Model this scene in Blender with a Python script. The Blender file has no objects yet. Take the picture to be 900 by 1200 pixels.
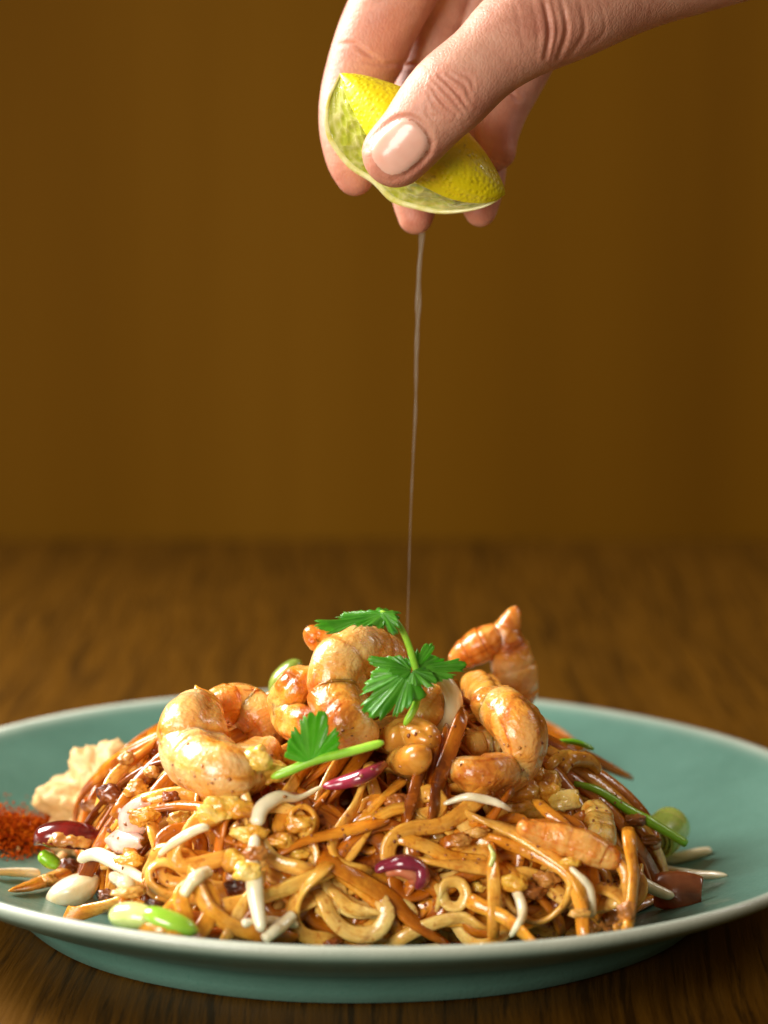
import bpy, math, random
import numpy as np
from mathutils import Vector, noise as mnoise
R = math.radians
PI = math.pi
sc = bpy.context.scene
COL = sc.collection
CM = 0.01

# ------------------------------------------------------------------ camera, world, lamps, exposure
PITCH = R(8.73); FPX = 3000.0
CAM = np.array([0.6, -70.0, 21.55])                  # centimetres
cam = bpy.data.cameras.new('camera'); co = bpy.data.objects.new('camera', cam); COL.objects.link(co)
co.location = Vector(CAM) * CM; co.rotation_euler = (R(90) - PITCH, 0, 0)
cam.sensor_fit = 'VERTICAL'; cam.sensor_height = 36.0; cam.lens = 90.0
cam.clip_start = 0.02; cam.clip_end = 20
cam.dof.use_dof = True; cam.dof.focus_distance = 0.662; cam.dof.aperture_fstop = 8.0
cam.dof.aperture_blades = 0
sc.camera = co
w = bpy.data.worlds.new('World'); sc.world = w; w.use_nodes = True
w.node_tree.nodes['Background'].inputs[0].default_value = (0.62, 0.42, 0.24, 1)
w.node_tree.nodes['Background'].inputs[1].default_value = 0.30
sc.view_settings.view_transform = 'Standard'; sc.view_settings.look = 'None'
sc.view_settings.exposure = 0.0; sc.view_settings.gamma = 1.0
sc.cycles.use_denoising = True
sc.cycles.max_bounces = 8; sc.cycles.transparent_max_bounces = 12
sc.cycles.caustics_reflective = False; sc.cycles.caustics_refractive = False
sc.cycles.sample_clamp_indirect = 4.0

def lamp(name, loc, target, size, power, color, sizey=None, spread=180):
    l = bpy.data.lights.new(name, 'AREA'); l.energy = power; l.color = color
    l.shape = 'RECTANGLE'; l.size = size * CM; l.size_y = (sizey or size) * CM
    o = bpy.data.objects.new(name, l); COL.objects.link(o)
    o.location = Vector(loc) * CM
    o.rotation_euler = (Vector(target) - Vector(loc)).to_track_quat('-Z', 'Y').to_euler()
    o['kind'] = 'helper'; l.spread = R(spread)
    return o
lamp('window_light', (-62, 26, 58), (0, -2, 6), 40, 8.6, (1.0, 0.95, 0.90), 50, 115)
lamp('room_light', (-40, -64, 26), (-2, -10, 1), 34, 6.2, (1.0, 0.93, 0.84))
lamp('wall_fill', (70, 20, 60), (62, 62, 30), 30, 4.2, (1.0, 0.95, 0.9))  # added fill, no ceiling fixture: lightens the right side of the wall

# ------------------------------------------------------------------ maths helpers
F3 = np.array([0, math.cos(PITCH), -math.sin(PITCH)]); U3 = np.array([0, math.sin(PITCH), math.cos(PITCH)])
def ray(px, py):
    d = F3 * FPX + np.array([1.0, 0, 0]) * (px - 450) + U3 * (600 - py)
    return d / np.linalg.norm(d)
def at(px, py, Y):                                   # point at depth Y (cm) whose picture position is px, py
    d = ray(px, py); return CAM + d * ((Y - CAM[1]) / d[1])
def nrm(v):
    v = np.asarray(v, float); return v / (np.linalg.norm(v, axis=-1, keepdims=True) + 1e-12)
def spline(pts, n):
    """Catmull-Rom through rows of pts (any width), n samples evenly spread."""
    P = np.array(pts, float)
    if len(P) == 2: P = np.array([P[0], (P[0] + P[1]) / 2, P[1]])
    Q = np.vstack([2 * P[0] - P[1], P, 2 * P[-1] - P[-2]])
    out = []
    for i in range(1, len(Q) - 2):
        for t in np.linspace(0, 1, 16, endpoint=False):
            a, b, c, d = Q[i - 1], Q[i], Q[i + 1], Q[i + 2]
            out.append(.5 * (2 * b + (c - a) * t + (2 * a - 5 * b + 4 * c - d) * t * t + (3 * b - a - 3 * c + d) * t ** 3))
    out.append(P[-1]); out = np.array(out)
    s = np.r_[0, np.cumsum(np.linalg.norm(np.diff(out[:, :3], axis=0), axis=1))]
    q = np.linspace(0, s[-1], n)
    return np.stack([np.interp(q, s, out[:, k]) for k in range(out.shape[1])], 1)

# ------------------------------------------------------------------ object helpers
def link_mesh(name, V, F, mat, parent=None, smooth=True, uv=None, attr=None):
    me = bpy.data.meshes.new(name)
    me.from_pydata((np.asarray(V) * CM).tolist(), [], F if isinstance(F, list) else F.tolist())
    if smooth: me.polygons.foreach_set('use_smooth', [True] * len(me.polygons))
    if uv is not None:
        l = me.uv_layers.new(name='UVMap'); vi = np.zeros(len(me.loops), int); me.loops.foreach_get('vertex_index', vi)
        l.data.foreach_set('uv', np.asarray(uv, float)[vi].ravel())
    for k, a in (attr or {}).items():
        at_ = me.attributes.new(k, 'FLOAT', 'POINT'); at_.data.foreach_set('value', np.asarray(a, float))
    me.update()
    o = bpy.data.objects.new(name, me); COL.objects.link(o)
    if mat: me.materials.append(mat)
    if parent: o.parent = parent
    return o
def tag(o, label, cat, group=None, kind=None):
    o['label'] = label; o['category'] = cat
    if group: o['group'] = group
    if kind: o['kind'] = kind
    return o
def thing(name, label, cat, group=None):
    o = bpy.data.objects.new(name, None); COL.objects.link(o); o.empty_display_size = .01
    return tag(o, label, cat, group)

def frames(path, up=None):
    T = nrm(np.gradient(path, axis=0))
    if up is None:
        a = np.array([0, 0, 1.]) if abs(T[0][2]) < .9 else np.array([1., 0, 0])
        N = [nrm(a - T[0] * np.dot(a, T[0]))]
        for i in range(1, len(T)):
            n = N[-1] - T[i] * np.dot(N[-1], T[i]); N.append(nrm(n))
        N = np.array(N)
    else:
        N = np.asarray(up, float); N = nrm(N - T * np.sum(N * T, 1, keepdims=True))
    B = np.cross(T, N)
    return T, N, B
def sweep(path, sects, up=None):
    """sects: (n,k,2) offsets along B and N. Returns V, F, UV (along, around)."""
    T, N, B = frames(path, up)
    n, k = sects.shape[:2]
    V = path[:, None, :] + sects[..., :1] * B[:, None, :] + sects[..., 1:2] * N[:, None, :]
    V = V.reshape(-1, 3)
    i = np.arange(n - 1)[:, None] * k; j = np.arange(k)[None, :]; j2 = (j + 1) % k
    F = np.stack([i + j, i + j2, i + k + j2, i + k + j], -1).reshape(-1, 4).tolist()
    F.append(list(range(k))[::-1]); F.append(list(range((n - 1) * k, n * k)))
    u = np.repeat(np.linspace(0, 1, n), k); v = np.tile(np.arange(k) / k, n)
    return V, F, np.stack([u, v], 1)
def ring(k, squash=1.0):
    a = np.arange(k) / k * 2 * PI
    return np.stack([np.cos(a), np.sin(a) * squash], 1)
def caps(n, m=4):
    """scale profile that rounds both ends"""
    s = np.ones(n); m = min(m, n // 2 - 1)
    for q in range(m):
        v = math.sin(math.acos(1 - (q + .25) / m)) if q < m else 1
        s[q] = min(s[q], v); s[-1 - q] = min(s[-1 - q], v)
    return s

# ------------------------------------------------------------------ materials
def mat(name):
    m = bpy.data.materials.new(name); m.use_nodes = True
    return m, m.node_tree, m.node_tree.nodes['Principled BSDF']
def N_(nt, t, **kw):
    n = nt.nodes.new(t)
    for k, v in kw.items(): setattr(n, k, v)
    return n
def ramp(nt, fac, stops):
    r = nt.nodes.new('ShaderNodeValToRGB'); e = r.color_ramp.elements
    while len(e) < len(stops): e.new(.5)
    for q, (p, c) in zip(e, stops): q.position = p; q.color = (*c, 1) if len(c) == 3 else c
    nt.links.new(fac, r.inputs[0]); return r.outputs[0]
def noise_tex(nt, vec, scale, detail=3, rough=.5, dist=0.0):
    n = nt.nodes.new('ShaderNodeTexNoise'); n.inputs['Scale'].default_value = scale
    n.inputs['Detail'].default_value = detail; n.inputs['Roughness'].default_value = rough; n.inputs['Distortion'].default_value = dist
    if vec is not None: nt.links.new(vec, n.inputs['Vector'])
    return n.outputs[0]
def objco(nt): return nt.nodes.new('ShaderNodeTexCoord').outputs['Object']
def uvco(nt): return nt.nodes.new('ShaderNodeTexCoord').outputs['UV']
def mixc(nt, fac, a, b, mode='MIX'):
    n = nt.nodes.new('ShaderNodeMix'); n.data_type = 'RGBA'; n.blend_type = mode
    for s, v in ((0, fac), (6, a), (7, b)):
        if isinstance(v, (int, float)): n.inputs[s].default_value = v
        elif isinstance(v, tuple): n.inputs[s].default_value = (*v, 1)
        else: nt.links.new(v, n.inputs[s])
    return n.outputs[2]
def math_(nt, op, a, b=None, c=None):
    n = nt.nodes.new('ShaderNodeMath'); n.operation = op
    for s, v in enumerate((a, b, c)):
        if v is None: continue
        if isinstance(v, (int, float)): n.inputs[s].default_value = v
        else: nt.links.new(v, n.inputs[s])
    return n.outputs[0]
def bump(nt, p, h, strength, dist):
    b = nt.nodes.new('ShaderNodeBump'); b.inputs['Strength'].default_value = strength; b.inputs['Distance'].default_value = dist
    nt.links.new(h, b.inputs['Height']); nt.links.new(b.outputs[0], p.inputs['Normal']); return b
def sss(p, w_, radius, scale):
    p.inputs['Subsurface Weight'].default_value = w_; p.inputs['Subsurface Radius'].default_value = radius
    p.inputs['Subsurface Scale'].default_value = scale
def food(name, stops, scale=60, *a_, **k_):
    return food_(name, stops, scale, *a_, **k_)
def food_(name, stops, scale=60, rough=.3, sw=.35, srad=(1, .5, .2), sscale=.004, coat=.5, bs=.5, bd=.0006, bscale=350, vary=0.0, detail=4):
    m, nt, p = mat(name); c = objco(nt)
    if vary:
        oi = nt.nodes.new('ShaderNodeObjectInfo'); f = noise_tex(nt, c, scale, detail, .6, .6)
        f = math_(nt, 'ADD', f, math_(nt, 'MULTIPLY', math_(nt, 'SUBTRACT', oi.outputs['Random'], .5), vary))
    else: f = noise_tex(nt, c, scale, detail, .6, .6)
    colr = ramp(nt, f, stops)
    if name.startswith('noodle'):
        mpu = N_(nt, 'ShaderNodeMapping'); mpu.inputs['Scale'].default_value = (5, 9, 1); nt.links.new(uvco(nt), mpu.inputs[0])
        lng = ramp(nt, noise_tex(nt, mpu.outputs[0], 1.6, 3, .6), [(.35, (.72, .58, .42)), (.6, (1, 1, 1))])
        colr = mixc(nt, .6, colr, lng, 'MULTIPLY')
        sp = ramp(nt, noise_tex(nt, c, 520, 2, .6), [(.60, (0, 0, 0)), (.68, (1, 1, 1))])
        pt = ramp(nt, noise_tex(nt, c, 55, 4, .7, 1.5), [(.52, (0, 0, 0)), (.70, (1, 1, 1))])
        colr = mixc(nt, math_(nt, 'MULTIPLY', pt, .6), colr, (.36, .095, .008))
        colr = mixc(nt, math_(nt, 'MULTIPLY', sp, .6), colr, (.50, .14, .01))
    nt.links.new(colr, p.inputs['Base Color'])
    rr = noise_tex(nt, c, scale * 3, 2)
    nt.links.new(math_(nt, 'MULTIPLY_ADD', rr, .35, rough - .17), p.inputs['Roughness'])
    if sw: sss(p, sw, srad, sscale)
    p.inputs['Coat Weight'].default_value = coat; p.inputs['Coat Roughness'].default_value = .12
    bump(nt, p, noise_tex(nt, c, bscale, 3, .6), bs, bd)
    return m

M = {}
M['noodle'] = food('noodle_sauced', [(.22, (.32, .070, .004)), (.40, (.62, .20, .010)), (.56, (.82, .37, .033)), (.8, (.92, .58, .13))], 45, .18, .4, (1, .6, .25), .002, .5, .8, .0006, 300, .34)
M['noodle_pale'] = food('noodle_pale', [(.3, (.74, .29, .022)), (.5, (.88, .49, .085)), (.7, (.93, .67, .23))], 40, .18, .4, (1, .65, .35), .002, .5, .8, .0006, 300, .2)
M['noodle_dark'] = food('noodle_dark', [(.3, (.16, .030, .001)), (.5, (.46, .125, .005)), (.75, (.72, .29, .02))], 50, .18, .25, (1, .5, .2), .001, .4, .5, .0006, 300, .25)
M['sprout'] = food('sprout', [(.3, (.82, .66, .36)), (.6, (.90, .84, .62))], 50, .25, .5, (1, .9, .7), .0015, .8, .3, .0005, 200)
M['garlic'] = food('garlic', [(.35, (.78, .60, .30)), (.6, (.86, .80, .58))], 90, .3, .4, (1, .8, .5), .005, .6, .3, .0003, 250)
M['cashew'] = food('cashew', [(.25, (.36, .10, .01)), (.42, (.66, .27, .03)), (.7, (.82, .44, .08))], 70, .25, .25, (1, .5, .2), .004, .5, .6, .0005, 260)
M['egg'] = food('egg', [(.25, (.42, .13, .012)), (.42, (.76, .34, .03)), (.60, (.86, .55, .08)), (.8, (.90, .70, .26))], 120, .25, .3, (1, .6, .2), .0015, .8, .9, .0012, 330, .25)
M['crumb'] = food('crumb', [(.3, (.20, .055, .012)), (.5, (.45, .17, .03)), (.7, (.68, .36, .08))], 120, .35, .15, (1, .5, .2), .002, .4, .8, .0008, 400, .5)
M['crumb_dark'] = food('crumb_dark', [(.3, (.06, .012, .004)), (.55, (.26, .06, .012)), (.8, (.50, .18, .035))], 150, .25, .1, (1, .5, .2), .002, .6, 1, .001, 300, .4)
M['peanut'] = food('peanut', [(.3, (.50, .29, .09)), (.6, (.68, .46, .20))], 90, .6, .25, (1, .7, .4), .003, 0, .7, .0008, 300, .3)
M['powder'] = food('chili_powder', [(.3, (.20, .012, .001)), (.5, (.42, .06, .001)), (.75, (.60, .17, .004))], 500, .9, 0, coat=0, bs=.6, bscale=900, vary=.6)
M['powder'].node_tree.nodes['Principled BSDF'].inputs['Specular IOR Level'].default_value = .05
M['stem'] = food('stem_green', [(.3, (.16, .44, .02)), (.6, (.38, .68, .06))], 60, .3, .3, (.4, 1, .1), .003, .3, .2, .0002, 200)
M['chive'] = food('chive', [(.3, (.14, .42, .01)), (.7, (.36, .66, .03))], 50, .25, .25, (.4, 1, .1), .003, .5, .2, .0002, 200)
M['pod'] = food('pod', [(.3, (.16, .42, .015)), (.7, (.42, .66, .06))], 60, .22, .25, (.5, 1, .1), .004, .7, .2, .0003, 150)
M['bean'] = food('bean', [(.3, (.50, .60, .14)), (.7, (.72, .78, .34))], 80, .22, .35, (.8, 1, .3), .004, .7, .2, .0003, 150)
M['scallion'] = food('scallion', [(.3, (.20, .42, .05)), (.55, (.45, .60, .12)), (.75, (.72, .68, .22))], 110, .25, .35, (.7, 1, .2), .004, .6, .3, .0003, 200)
M['pepper'] = food('green_pepper', [(.3, (.12, .20, .02)), (.6, (.34, .42, .08)), (.8, (.6, .5, .15))], 70, .2, .3, (.7, 1, .2), .004, .8, .3, .0003, 200)
M['shallot'] = food('shallot', [(.3, (.12, .006, .02)), (.6, (.36, .03, .07))], 90, .18, .3, (1, .2, .2), .004, .9, .3, .0003, 200)
M['shallot_in'] = food('shallot_inner', [(.3, (.55, .12, .05)), (.6, (.74, .32, .16))], 90, .22, .4, (1, .3, .2), .004, .8, .3, .0003, 200)
M['pink'] = food('pink_onion', [(.3, (.62, .22, .18)), (.55, (.78, .48, .40)), (.8, (.85, .70, .60))], 80, .18, .4, (1, .4, .3), .005, .9, .3, .0003, 200)
M['brownonion'] = food('brown_onion', [(.3, (.20, .05, .015)), (.6, (.42, .14, .05)), (.8, (.6, .28, .1))], 80, .2, .3, (1, .4, .2), .004, .8, .3, .0003, 200)
M['chili'] = food('dark_chili', [(.3, (.05, .004, .004)), (.6, (.24, .015, .01))], 80, .15, .1, (1, .2, .2), .003, .9, .3, .0003, 200)
M['seed'] = food('chili_flesh', [(.3, (.30, .07, .01)), (.6, (.62, .30, .06)), (.8, (.8, .55, .2))], 200, .3, .2, (1, .2, .2), .003, .7, .9, .001, 300)

def prawn_mat(name, pale, amber, dark, bands):
    m, nt, p = mat(name); c = objco(nt); u = uvco(nt)
    sep = nt.nodes.new('ShaderNodeSeparateXYZ'); nt.links.new(u, sep.inputs[0])
    n1 = noise_tex(nt, c, 48, 5, .6, .9)
    st = math_(nt, 'SINE', math_(nt, 'ADD', math_(nt, 'MULTIPLY', sep.outputs[0], bands * 2 * PI), math_(nt, 'MULTIPLY', n1, 5)))
    f = math_(nt, 'ADD', math_(nt, 'MULTIPLY', st, .045), n1)
    back = math_(nt, 'MULTIPLY', math_(nt, 'COSINE', math_(nt, 'MULTIPLY', sep.outputs[1], 2 * PI)), .05)
    f = math_(nt, 'ADD', f, back)
    aB = N_(nt, 'ShaderNodeAttribute', attribute_name='band')
    f = math_(nt, 'SUBTRACT', f, math_(nt, 'MULTIPLY', aB.outputs['Fac'], math_(nt, 'MULTIPLY', noise_tex(nt, c, 90, 2), .10)))
    sear = ramp(nt, noise_tex(nt, c, 85, 5, .7, 1.2), [(.60, (1, 1, 1)), (.72, (.50, .26, .10))])
    nt.links.new(mixc(nt, .85, ramp(nt, f, [(.30, dark), (.45, amber), (.66, pale), (.85, tuple(min(1, x * 1.06) for x in pale))]), sear, 'MULTIPLY'), p.inputs['Base Color'])
    sss(p, .65, (1, .6, .35), .0040)
    nt.links.new(math_(nt, 'MULTIPLY_ADD', noise_tex(nt, c, 200, 2), .3, .1), p.inputs['Roughness'])
    p.inputs['Coat Weight'].default_value = .6; p.inputs['Coat Roughness'].default_value = .16
    h = math_(nt, 'ADD', math_(nt, 'ADD', noise_tex(nt, c, 130, 4, .55, .8), math_(nt, 'MULTIPLY', math_(nt, 'POWER', math_(nt, 'ABSOLUTE', math_(nt, 'COSINE', math_(nt, 'ADD', math_(nt, 'MULTIPLY', sep.outputs[0], bands * PI), math_(nt, 'MULTIPLY', n1, 1.2)))), .35), .07)), math_(nt, 'MULTIPLY', noise_tex(nt, c, 600, 2), .25))
    bump(nt, p, h, 1.0, .0018)
    return m
M['prawn'] = prawn_mat('prawn_flesh', (.84, .56, .24), (.80, .35, .05), (.48, .12, .010), 4)
M['prawn_orange'] = prawn_mat('prawn_orange', (.86, .48, .14), (.78, .27, .03), (.48, .10, .008), 6)
M['prawn_amber'] = prawn_mat('prawn_amber', (.84, .50, .12), (.70, .26, .02), (.34, .075, .005), 5)
M['prawn_white'] = prawn_mat('prawn_white', (.86, .70, .36), (.82, .52, .12), (.66, .26, .025), 4)

# leaf
m, nt, p = mat('coriander_leaf'); u = uvco(nt)
sep = N_(nt, 'ShaderNodeSeparateXYZ'); nt.links.new(u, sep.inputs[0])
vein = math_(nt, 'POWER', math_(nt, 'ABSOLUTE', math_(nt, 'SINE', math_(nt, 'ADD', math_(nt, 'MULTIPLY', sep.outputs[0], PI * 9), math_(nt, 'MULTIPLY', noise_tex(nt, objco(nt), 200, 2), 1.6)))), .3)
cb = ramp(nt, noise_tex(nt, objco(nt), 180, 3), [(.3, (.045, .27, .014)), (.7, (.15, .47, .04))])
nt.links.new(mixc(nt, vein, (.22, .60, .08), cb), p.inputs['Base Color'])
p.inputs['Roughness'].default_value = .3; p.inputs['Coat Weight'].default_value = .2
tr = N_(nt, 'ShaderNodeBsdfTranslucent'); tr.inputs[0].default_value = (.22, .60, .06, 1)
mx = N_(nt, 'ShaderNodeMixShader'); mx.inputs[0].default_value = .5
nt.links.new(p.outputs[0], mx.inputs[1]); nt.links.new(tr.outputs[0], mx.inputs[2])
nt.links.new(mx.outputs[0], nt.nodes['Material Output'].inputs[0])
bump(nt, p, math_(nt, 'ADD', vein, math_(nt, 'MULTIPLY', noise_tex(nt, objco(nt), 400, 3), .9)), .5, .0003)
M['leaf'] = m
# skin
m, nt, p = mat('skin'); c = objco(nt)
aF = N_(nt, 'ShaderNodeAttribute', attribute_name='flush')
base = ramp(nt, noise_tex(nt, c, 90, 4, .6), [(.3, (.42, .18, .12)), (.5, (.57, .29, .20)), (.75, (.68, .40, .29))])
base = mixc(nt, aF.outputs['Fac'], base, (.62, .17, .11))
mot = noise_tex(nt, c, 350, 3)
base = mixc(nt, math_(nt, 'MULTIPLY', mot, .25), base, (.60, .26, .18))
nt.links.new(base, p.inputs['Base Color']); sss(p, .22, (1, .35, .18), .006)
nt.links.new(math_(nt, 'MULTIPLY_ADD', noise_tex(nt, c, 500, 2), .25, .36), p.inputs['Roughness'])
p.inputs['Specular IOR Level'].default_value = .45
vo = N_(nt, 'ShaderNodeTexVoronoi', feature='DISTANCE_TO_EDGE'); vo.inputs['Scale'].default_value = 900
mp = N_(nt, 'ShaderNodeMapping'); mp.inputs['Scale'].default_value = (1, 1, .55); mp.inputs['Rotation'].default_value = (0, R(50), 0)
nt.links.new(c, mp.inputs[0]); nt.links.new(mp.outputs[0], vo.inputs['Vector'])
h = math_(nt, 'ADD', math_(nt, 'MULTIPLY', math_(nt, 'MINIMUM', vo.outputs[0], .2), 2.5), math_(nt, 'MULTIPLY', noise_tex(nt, mp.outputs[0], 260, 4, .6), 1.2))
bump(nt, p, h, .30, .0004)
M['skin'] = m
m, nt, p = mat('nail'); c = objco(nt)
nt.links.new(ramp(nt, noise_tex(nt, c, 120, 2), [(.3, (.74, .40, .30)), (.7, (.82, .52, .42))]), p.inputs['Base Color'])
sss(p, .25, (1, .4, .3), .003); p.inputs['Roughness'].default_value = .3; p.inputs['Coat Weight'].default_value = .3
bump(nt, p, noise_tex(nt, c, 300, 2), .15, .0003)
M['nail'] = m
# lime
m, nt, p = mat('lime_peel'); c = objco(nt)
col = ramp(nt, noise_tex(nt, c, 35, 3), [(.3, (.60, .58, .008)), (.5, (.80, .68, .006)), (.72, (.50, .55, .012))])
spots = ramp(nt, noise_tex(nt, c, 420, 2, .7), [(.26, (.66, .62, .25)), (.40, (1, 1, 1))])
nt.links.new(mixc(nt, 1.0, col, spots, 'MULTIPLY'), p.inputs['Base Color'])
p.inputs['Roughness'].default_value = .38; p.inputs['Coat Weight'].default_value = .15; sss(p, .15, (1, .9, .1), .004)
vo = N_(nt, 'ShaderNodeTexVoronoi'); vo.inputs['Scale'].default_value = 750; nt.links.new(c, vo.inputs['Vector'])
bump(nt, p, math_(nt, 'ADD', math_(nt, 'MINIMUM', vo.outputs[0], .6), noise_tex(nt, c, 120, 3)), .5, .0006)
M['peel'] = m
m, nt, p = mat('lime_pith'); c = objco(nt)
nt.links.new(ramp(nt, noise_tex(nt, c, 250, 3), [(.3, (.66, .62, .10)), (.6, (.84, .82, .42))]), p.inputs['Base Color'])
sss(p, .3, (1, 1, .7), .001); p.inputs['Roughness'].default_value = .35; p.inputs['Coat Weight'].default_value = .5
bump(nt, p, noise_tex(nt, c, 400, 3), .5, .0004); M['pith'] = m
m, nt, p = mat('lime_pulp'); u = uvco(nt); c = objco(nt)
mp = N_(nt, 'ShaderNodeMapping'); mp.inputs['Scale'].default_value = (14, 4, 1); nt.links.new(u, mp.inputs[0])
ves = N_(nt, 'ShaderNodeTexVoronoi'); ves.inputs['Scale'].default_value = 1.6; nt.links.new(mp.outputs[0], ves.inputs['Vector'])
nn = noise_tex(nt, c, 160, 4, .6, 1)
nt.links.new(ramp(nt, math_(nt, 'ADD', math_(nt, 'MULTIPLY', ves.outputs[0], .35), math_(nt, 'MULTIPLY', nn, .7)), [(.25, (.26, .31, .02)), (.5, (.44, .48, .05)), (.75, (.74, .74, .30))]), p.inputs['Base Color'])
sss(p, .5, (1, 1, .6), .0018); p.inputs['Roughness'].default_value = .1; p.inputs['Coat Weight'].default_value = 1
bump(nt, p, math_(nt, 'ADD', ves.outputs[0], nn), .6, .001); M['pulp'] = m
# water
m, nt, p = mat('juice'); p.inputs['Base Color'].default_value = (.93, .92, .80, 1)
p.inputs['Transmission Weight'].default_value = .8; p.inputs['Roughness'].default_value = .05; p.inputs['IOR'].default_value = 1.33
tp = N_(nt, 'ShaderNodeBsdfTransparent'); mx = N_(nt, 'ShaderNodeMixShader'); mx.inputs[0].default_value = .66
nt.links.new(p.outputs[0], mx.inputs[1]); nt.links.new(tp.outputs[0], mx.inputs[2]); nt.links.new(mx.outputs[0], nt.nodes['Material Output'].inputs[0])
M['juice'] = m
# plate glaze
m, nt, p = mat('celadon_glaze'); c = objco(nt)
aR = N_(nt, 'ShaderNodeAttribute', attribute_name='rim')
g = ramp(nt, noise_tex(nt, c, 25, 4, .6), [(.3, (.062, .150, .112)), (.7, (.092, .205, .158))])
g = mixc(nt, ramp(nt, noise_tex(nt, c, 1300, 2, .7), [(.33, (1, 1, 1)), (.42, (0, 0, 0))]), g, (.06, .16, .12))
rimf = math_(nt, 'MULTIPLY', aR.outputs['Fac'], math_(nt, 'MULTIPLY_ADD', noise_tex(nt, c, 60, 3), .5, .7))
nt.links.new(mixc(nt, math_(nt, 'MINIMUM', rimf, 1.0), g, (.56, .60, .50)), p.inputs['Base Color'])
nt.links.new(math_(nt, 'MULTIPLY_ADD', noise_tex(nt, c, 700, 2), .25, .28), p.inputs['Roughness'])
bump(nt, p, math_(nt, 'ADD', noise_tex(nt, c, 900, 3), noise_tex(nt, c, 90, 2)), .25, .0004)
p.inputs['Coat Weight'].default_value = .15; M['glaze'] = m
# table wood: dark pores along Y
m, nt, p = mat('table_wood'); c = objco(nt)
mp = N_(nt, 'ShaderNodeMapping'); mp.inputs['Scale'].default_value = (1, .035, 1); mp.inputs['Rotation'].default_value = (0, 0, R(-3)); nt.links.new(c, mp.inputs[0])
wv = noise_tex(nt, c, 3, 2); mpc = N_(nt, 'ShaderNodeVectorMath', operation='MULTIPLY_ADD')
cmb = N_(nt, 'ShaderNodeCombineXYZ'); nt.links.new(math_(nt, 'MULTIPLY', wv, .05), cmb.inputs[0])
nt.links.new(mp.outputs[0], mpc.inputs[0]); mpc.inputs[1].default_value = (1, 1, 1); nt.links.new(cmb.outputs[0], mpc.inputs[2])
broad = noise_tex(nt, mpc.outputs[0], 85, 4, .6, .3); fine = noise_tex(nt, mpc.outputs[0], 600, 4, .7)
thin = noise_tex(nt, mpc.outputs[0], 260, 5, .75, .4)
streak = mixc(nt, 1.0, ramp(nt, broad, [(.38, (.6, .6, .6)), (.52, (1, 1, 1))]), ramp(nt, thin, [(.40, (0, 0, 0)), (.50, (1, 1, 1))]), 'MULTIPLY')
col = mixc(nt, math_(nt, 'MULTIPLY_ADD', streak, .75, .25), (.014, .006, .0008), ramp(nt, fine, [(.3, (.062, .024, .0009)), (.7, (.115, .049, .004))]))
nt.links.new(col, p.inputs['Base Color']); p.inputs['Specular IOR Level'].default_value = .12
nt.links.new(math_(nt, 'MULTIPLY_ADD', fine, .25, .3), p.inputs['Roughness'])
bump(nt, p, math_(nt, 'ADD', broad, fine), .5, .0006)
M['table'] = m
m, nt, p = mat('wall_wood'); c = objco(nt)
mp = N_(nt, 'ShaderNodeMapping'); mp.inputs['Scale'].default_value = (.8, 1, .05); nt.links.new(c, mp.inputs[0])
nt.links.new(ramp(nt, noise_tex(nt, mp.outputs[0], 6, 4), [(.3, (.085, .034, .0008)), (.5, (.125, .053, .0016)), (.7, (.165, .074, .004))]), p.inputs['Base Color'])
p.inputs['Roughness'].default_value = .6; p.inputs['Specular IOR Level'].default_value = .04; M['wall'] = m

# ------------------------------------------------------------------ setting
def box(name, x0, x1, y0, y1, z0, z1, mt, bev=.3, parent=None):
    V = np.array([(x, y, z) for x in (x0, x1) for y in (y0, y1) for z in (z0, z1)], float)
    F = [(0, 1, 3, 2), (4, 6, 7, 5), (0, 4, 5, 1), (2, 3, 7, 6), (0, 2, 6, 4), (1, 5, 7, 3)]
    o = link_mesh(name, V, F, mt, parent, smooth=False)
    b = o.modifiers.new('bevel', 'BEVEL'); b.width = bev * CM; b.segments = 3
    return o
wl = box('wall', -120, 140, 61.6, 66, -75, 130, M['wall'], .2); wl['kind'] = 'structure'
tb = box('table', -90, 100, -75, 61.3, -4, 0, M['table'], .4)
tag(tb, 'brown wooden table with dark grain streaks running under the green plate', 'table')

# ------------------------------------------------------------------ plate
PR = [(0, .62, 0), (3, .62, 0), (6, .66, 0), (8.0, .80, 0), (9.6, 1.12, 0), (11, 1.62, 0), (12.2, 2.16, .0), (12.9, 2.50, 0), (13.25, 2.68, .25), (13.42, 2.76, 1), (13.56, 2.74, 1),
      (13.62, 2.62, .8), (13.55, 2.48, .25), (13.2, 2.22, .0), (12.4, 1.80, 0), (11.5, 1.38, 0), (10.7, 1.06, 0), (10.1, .86, 0), (9.85, .7, 0), (9.75, .35, 0), (9.70, .06, .05), (9.55, 0, .3), (9.3, .02, .2), (9.2, .3, 0), (8.8, .42, 0), (4, .42, 0), (0, .42, 0)]
PR = [(r, z, k) for r, z, k in PR]
PP = spline([(r, 0, z, k) for r, z, k in PR], 110)
WARP = lambda x, y: -.0135 * x
PZX = np.array([a[0] for a in PR[:10]]); PZZ = np.array([a[1] for a in PR[:10]])
def plate_z(x, y): return np.interp(np.hypot(x, y), PZX, PZZ) + WARP(x, y) * np.clip(np.hypot(x, y) / 13.5, 0, 1)
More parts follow.
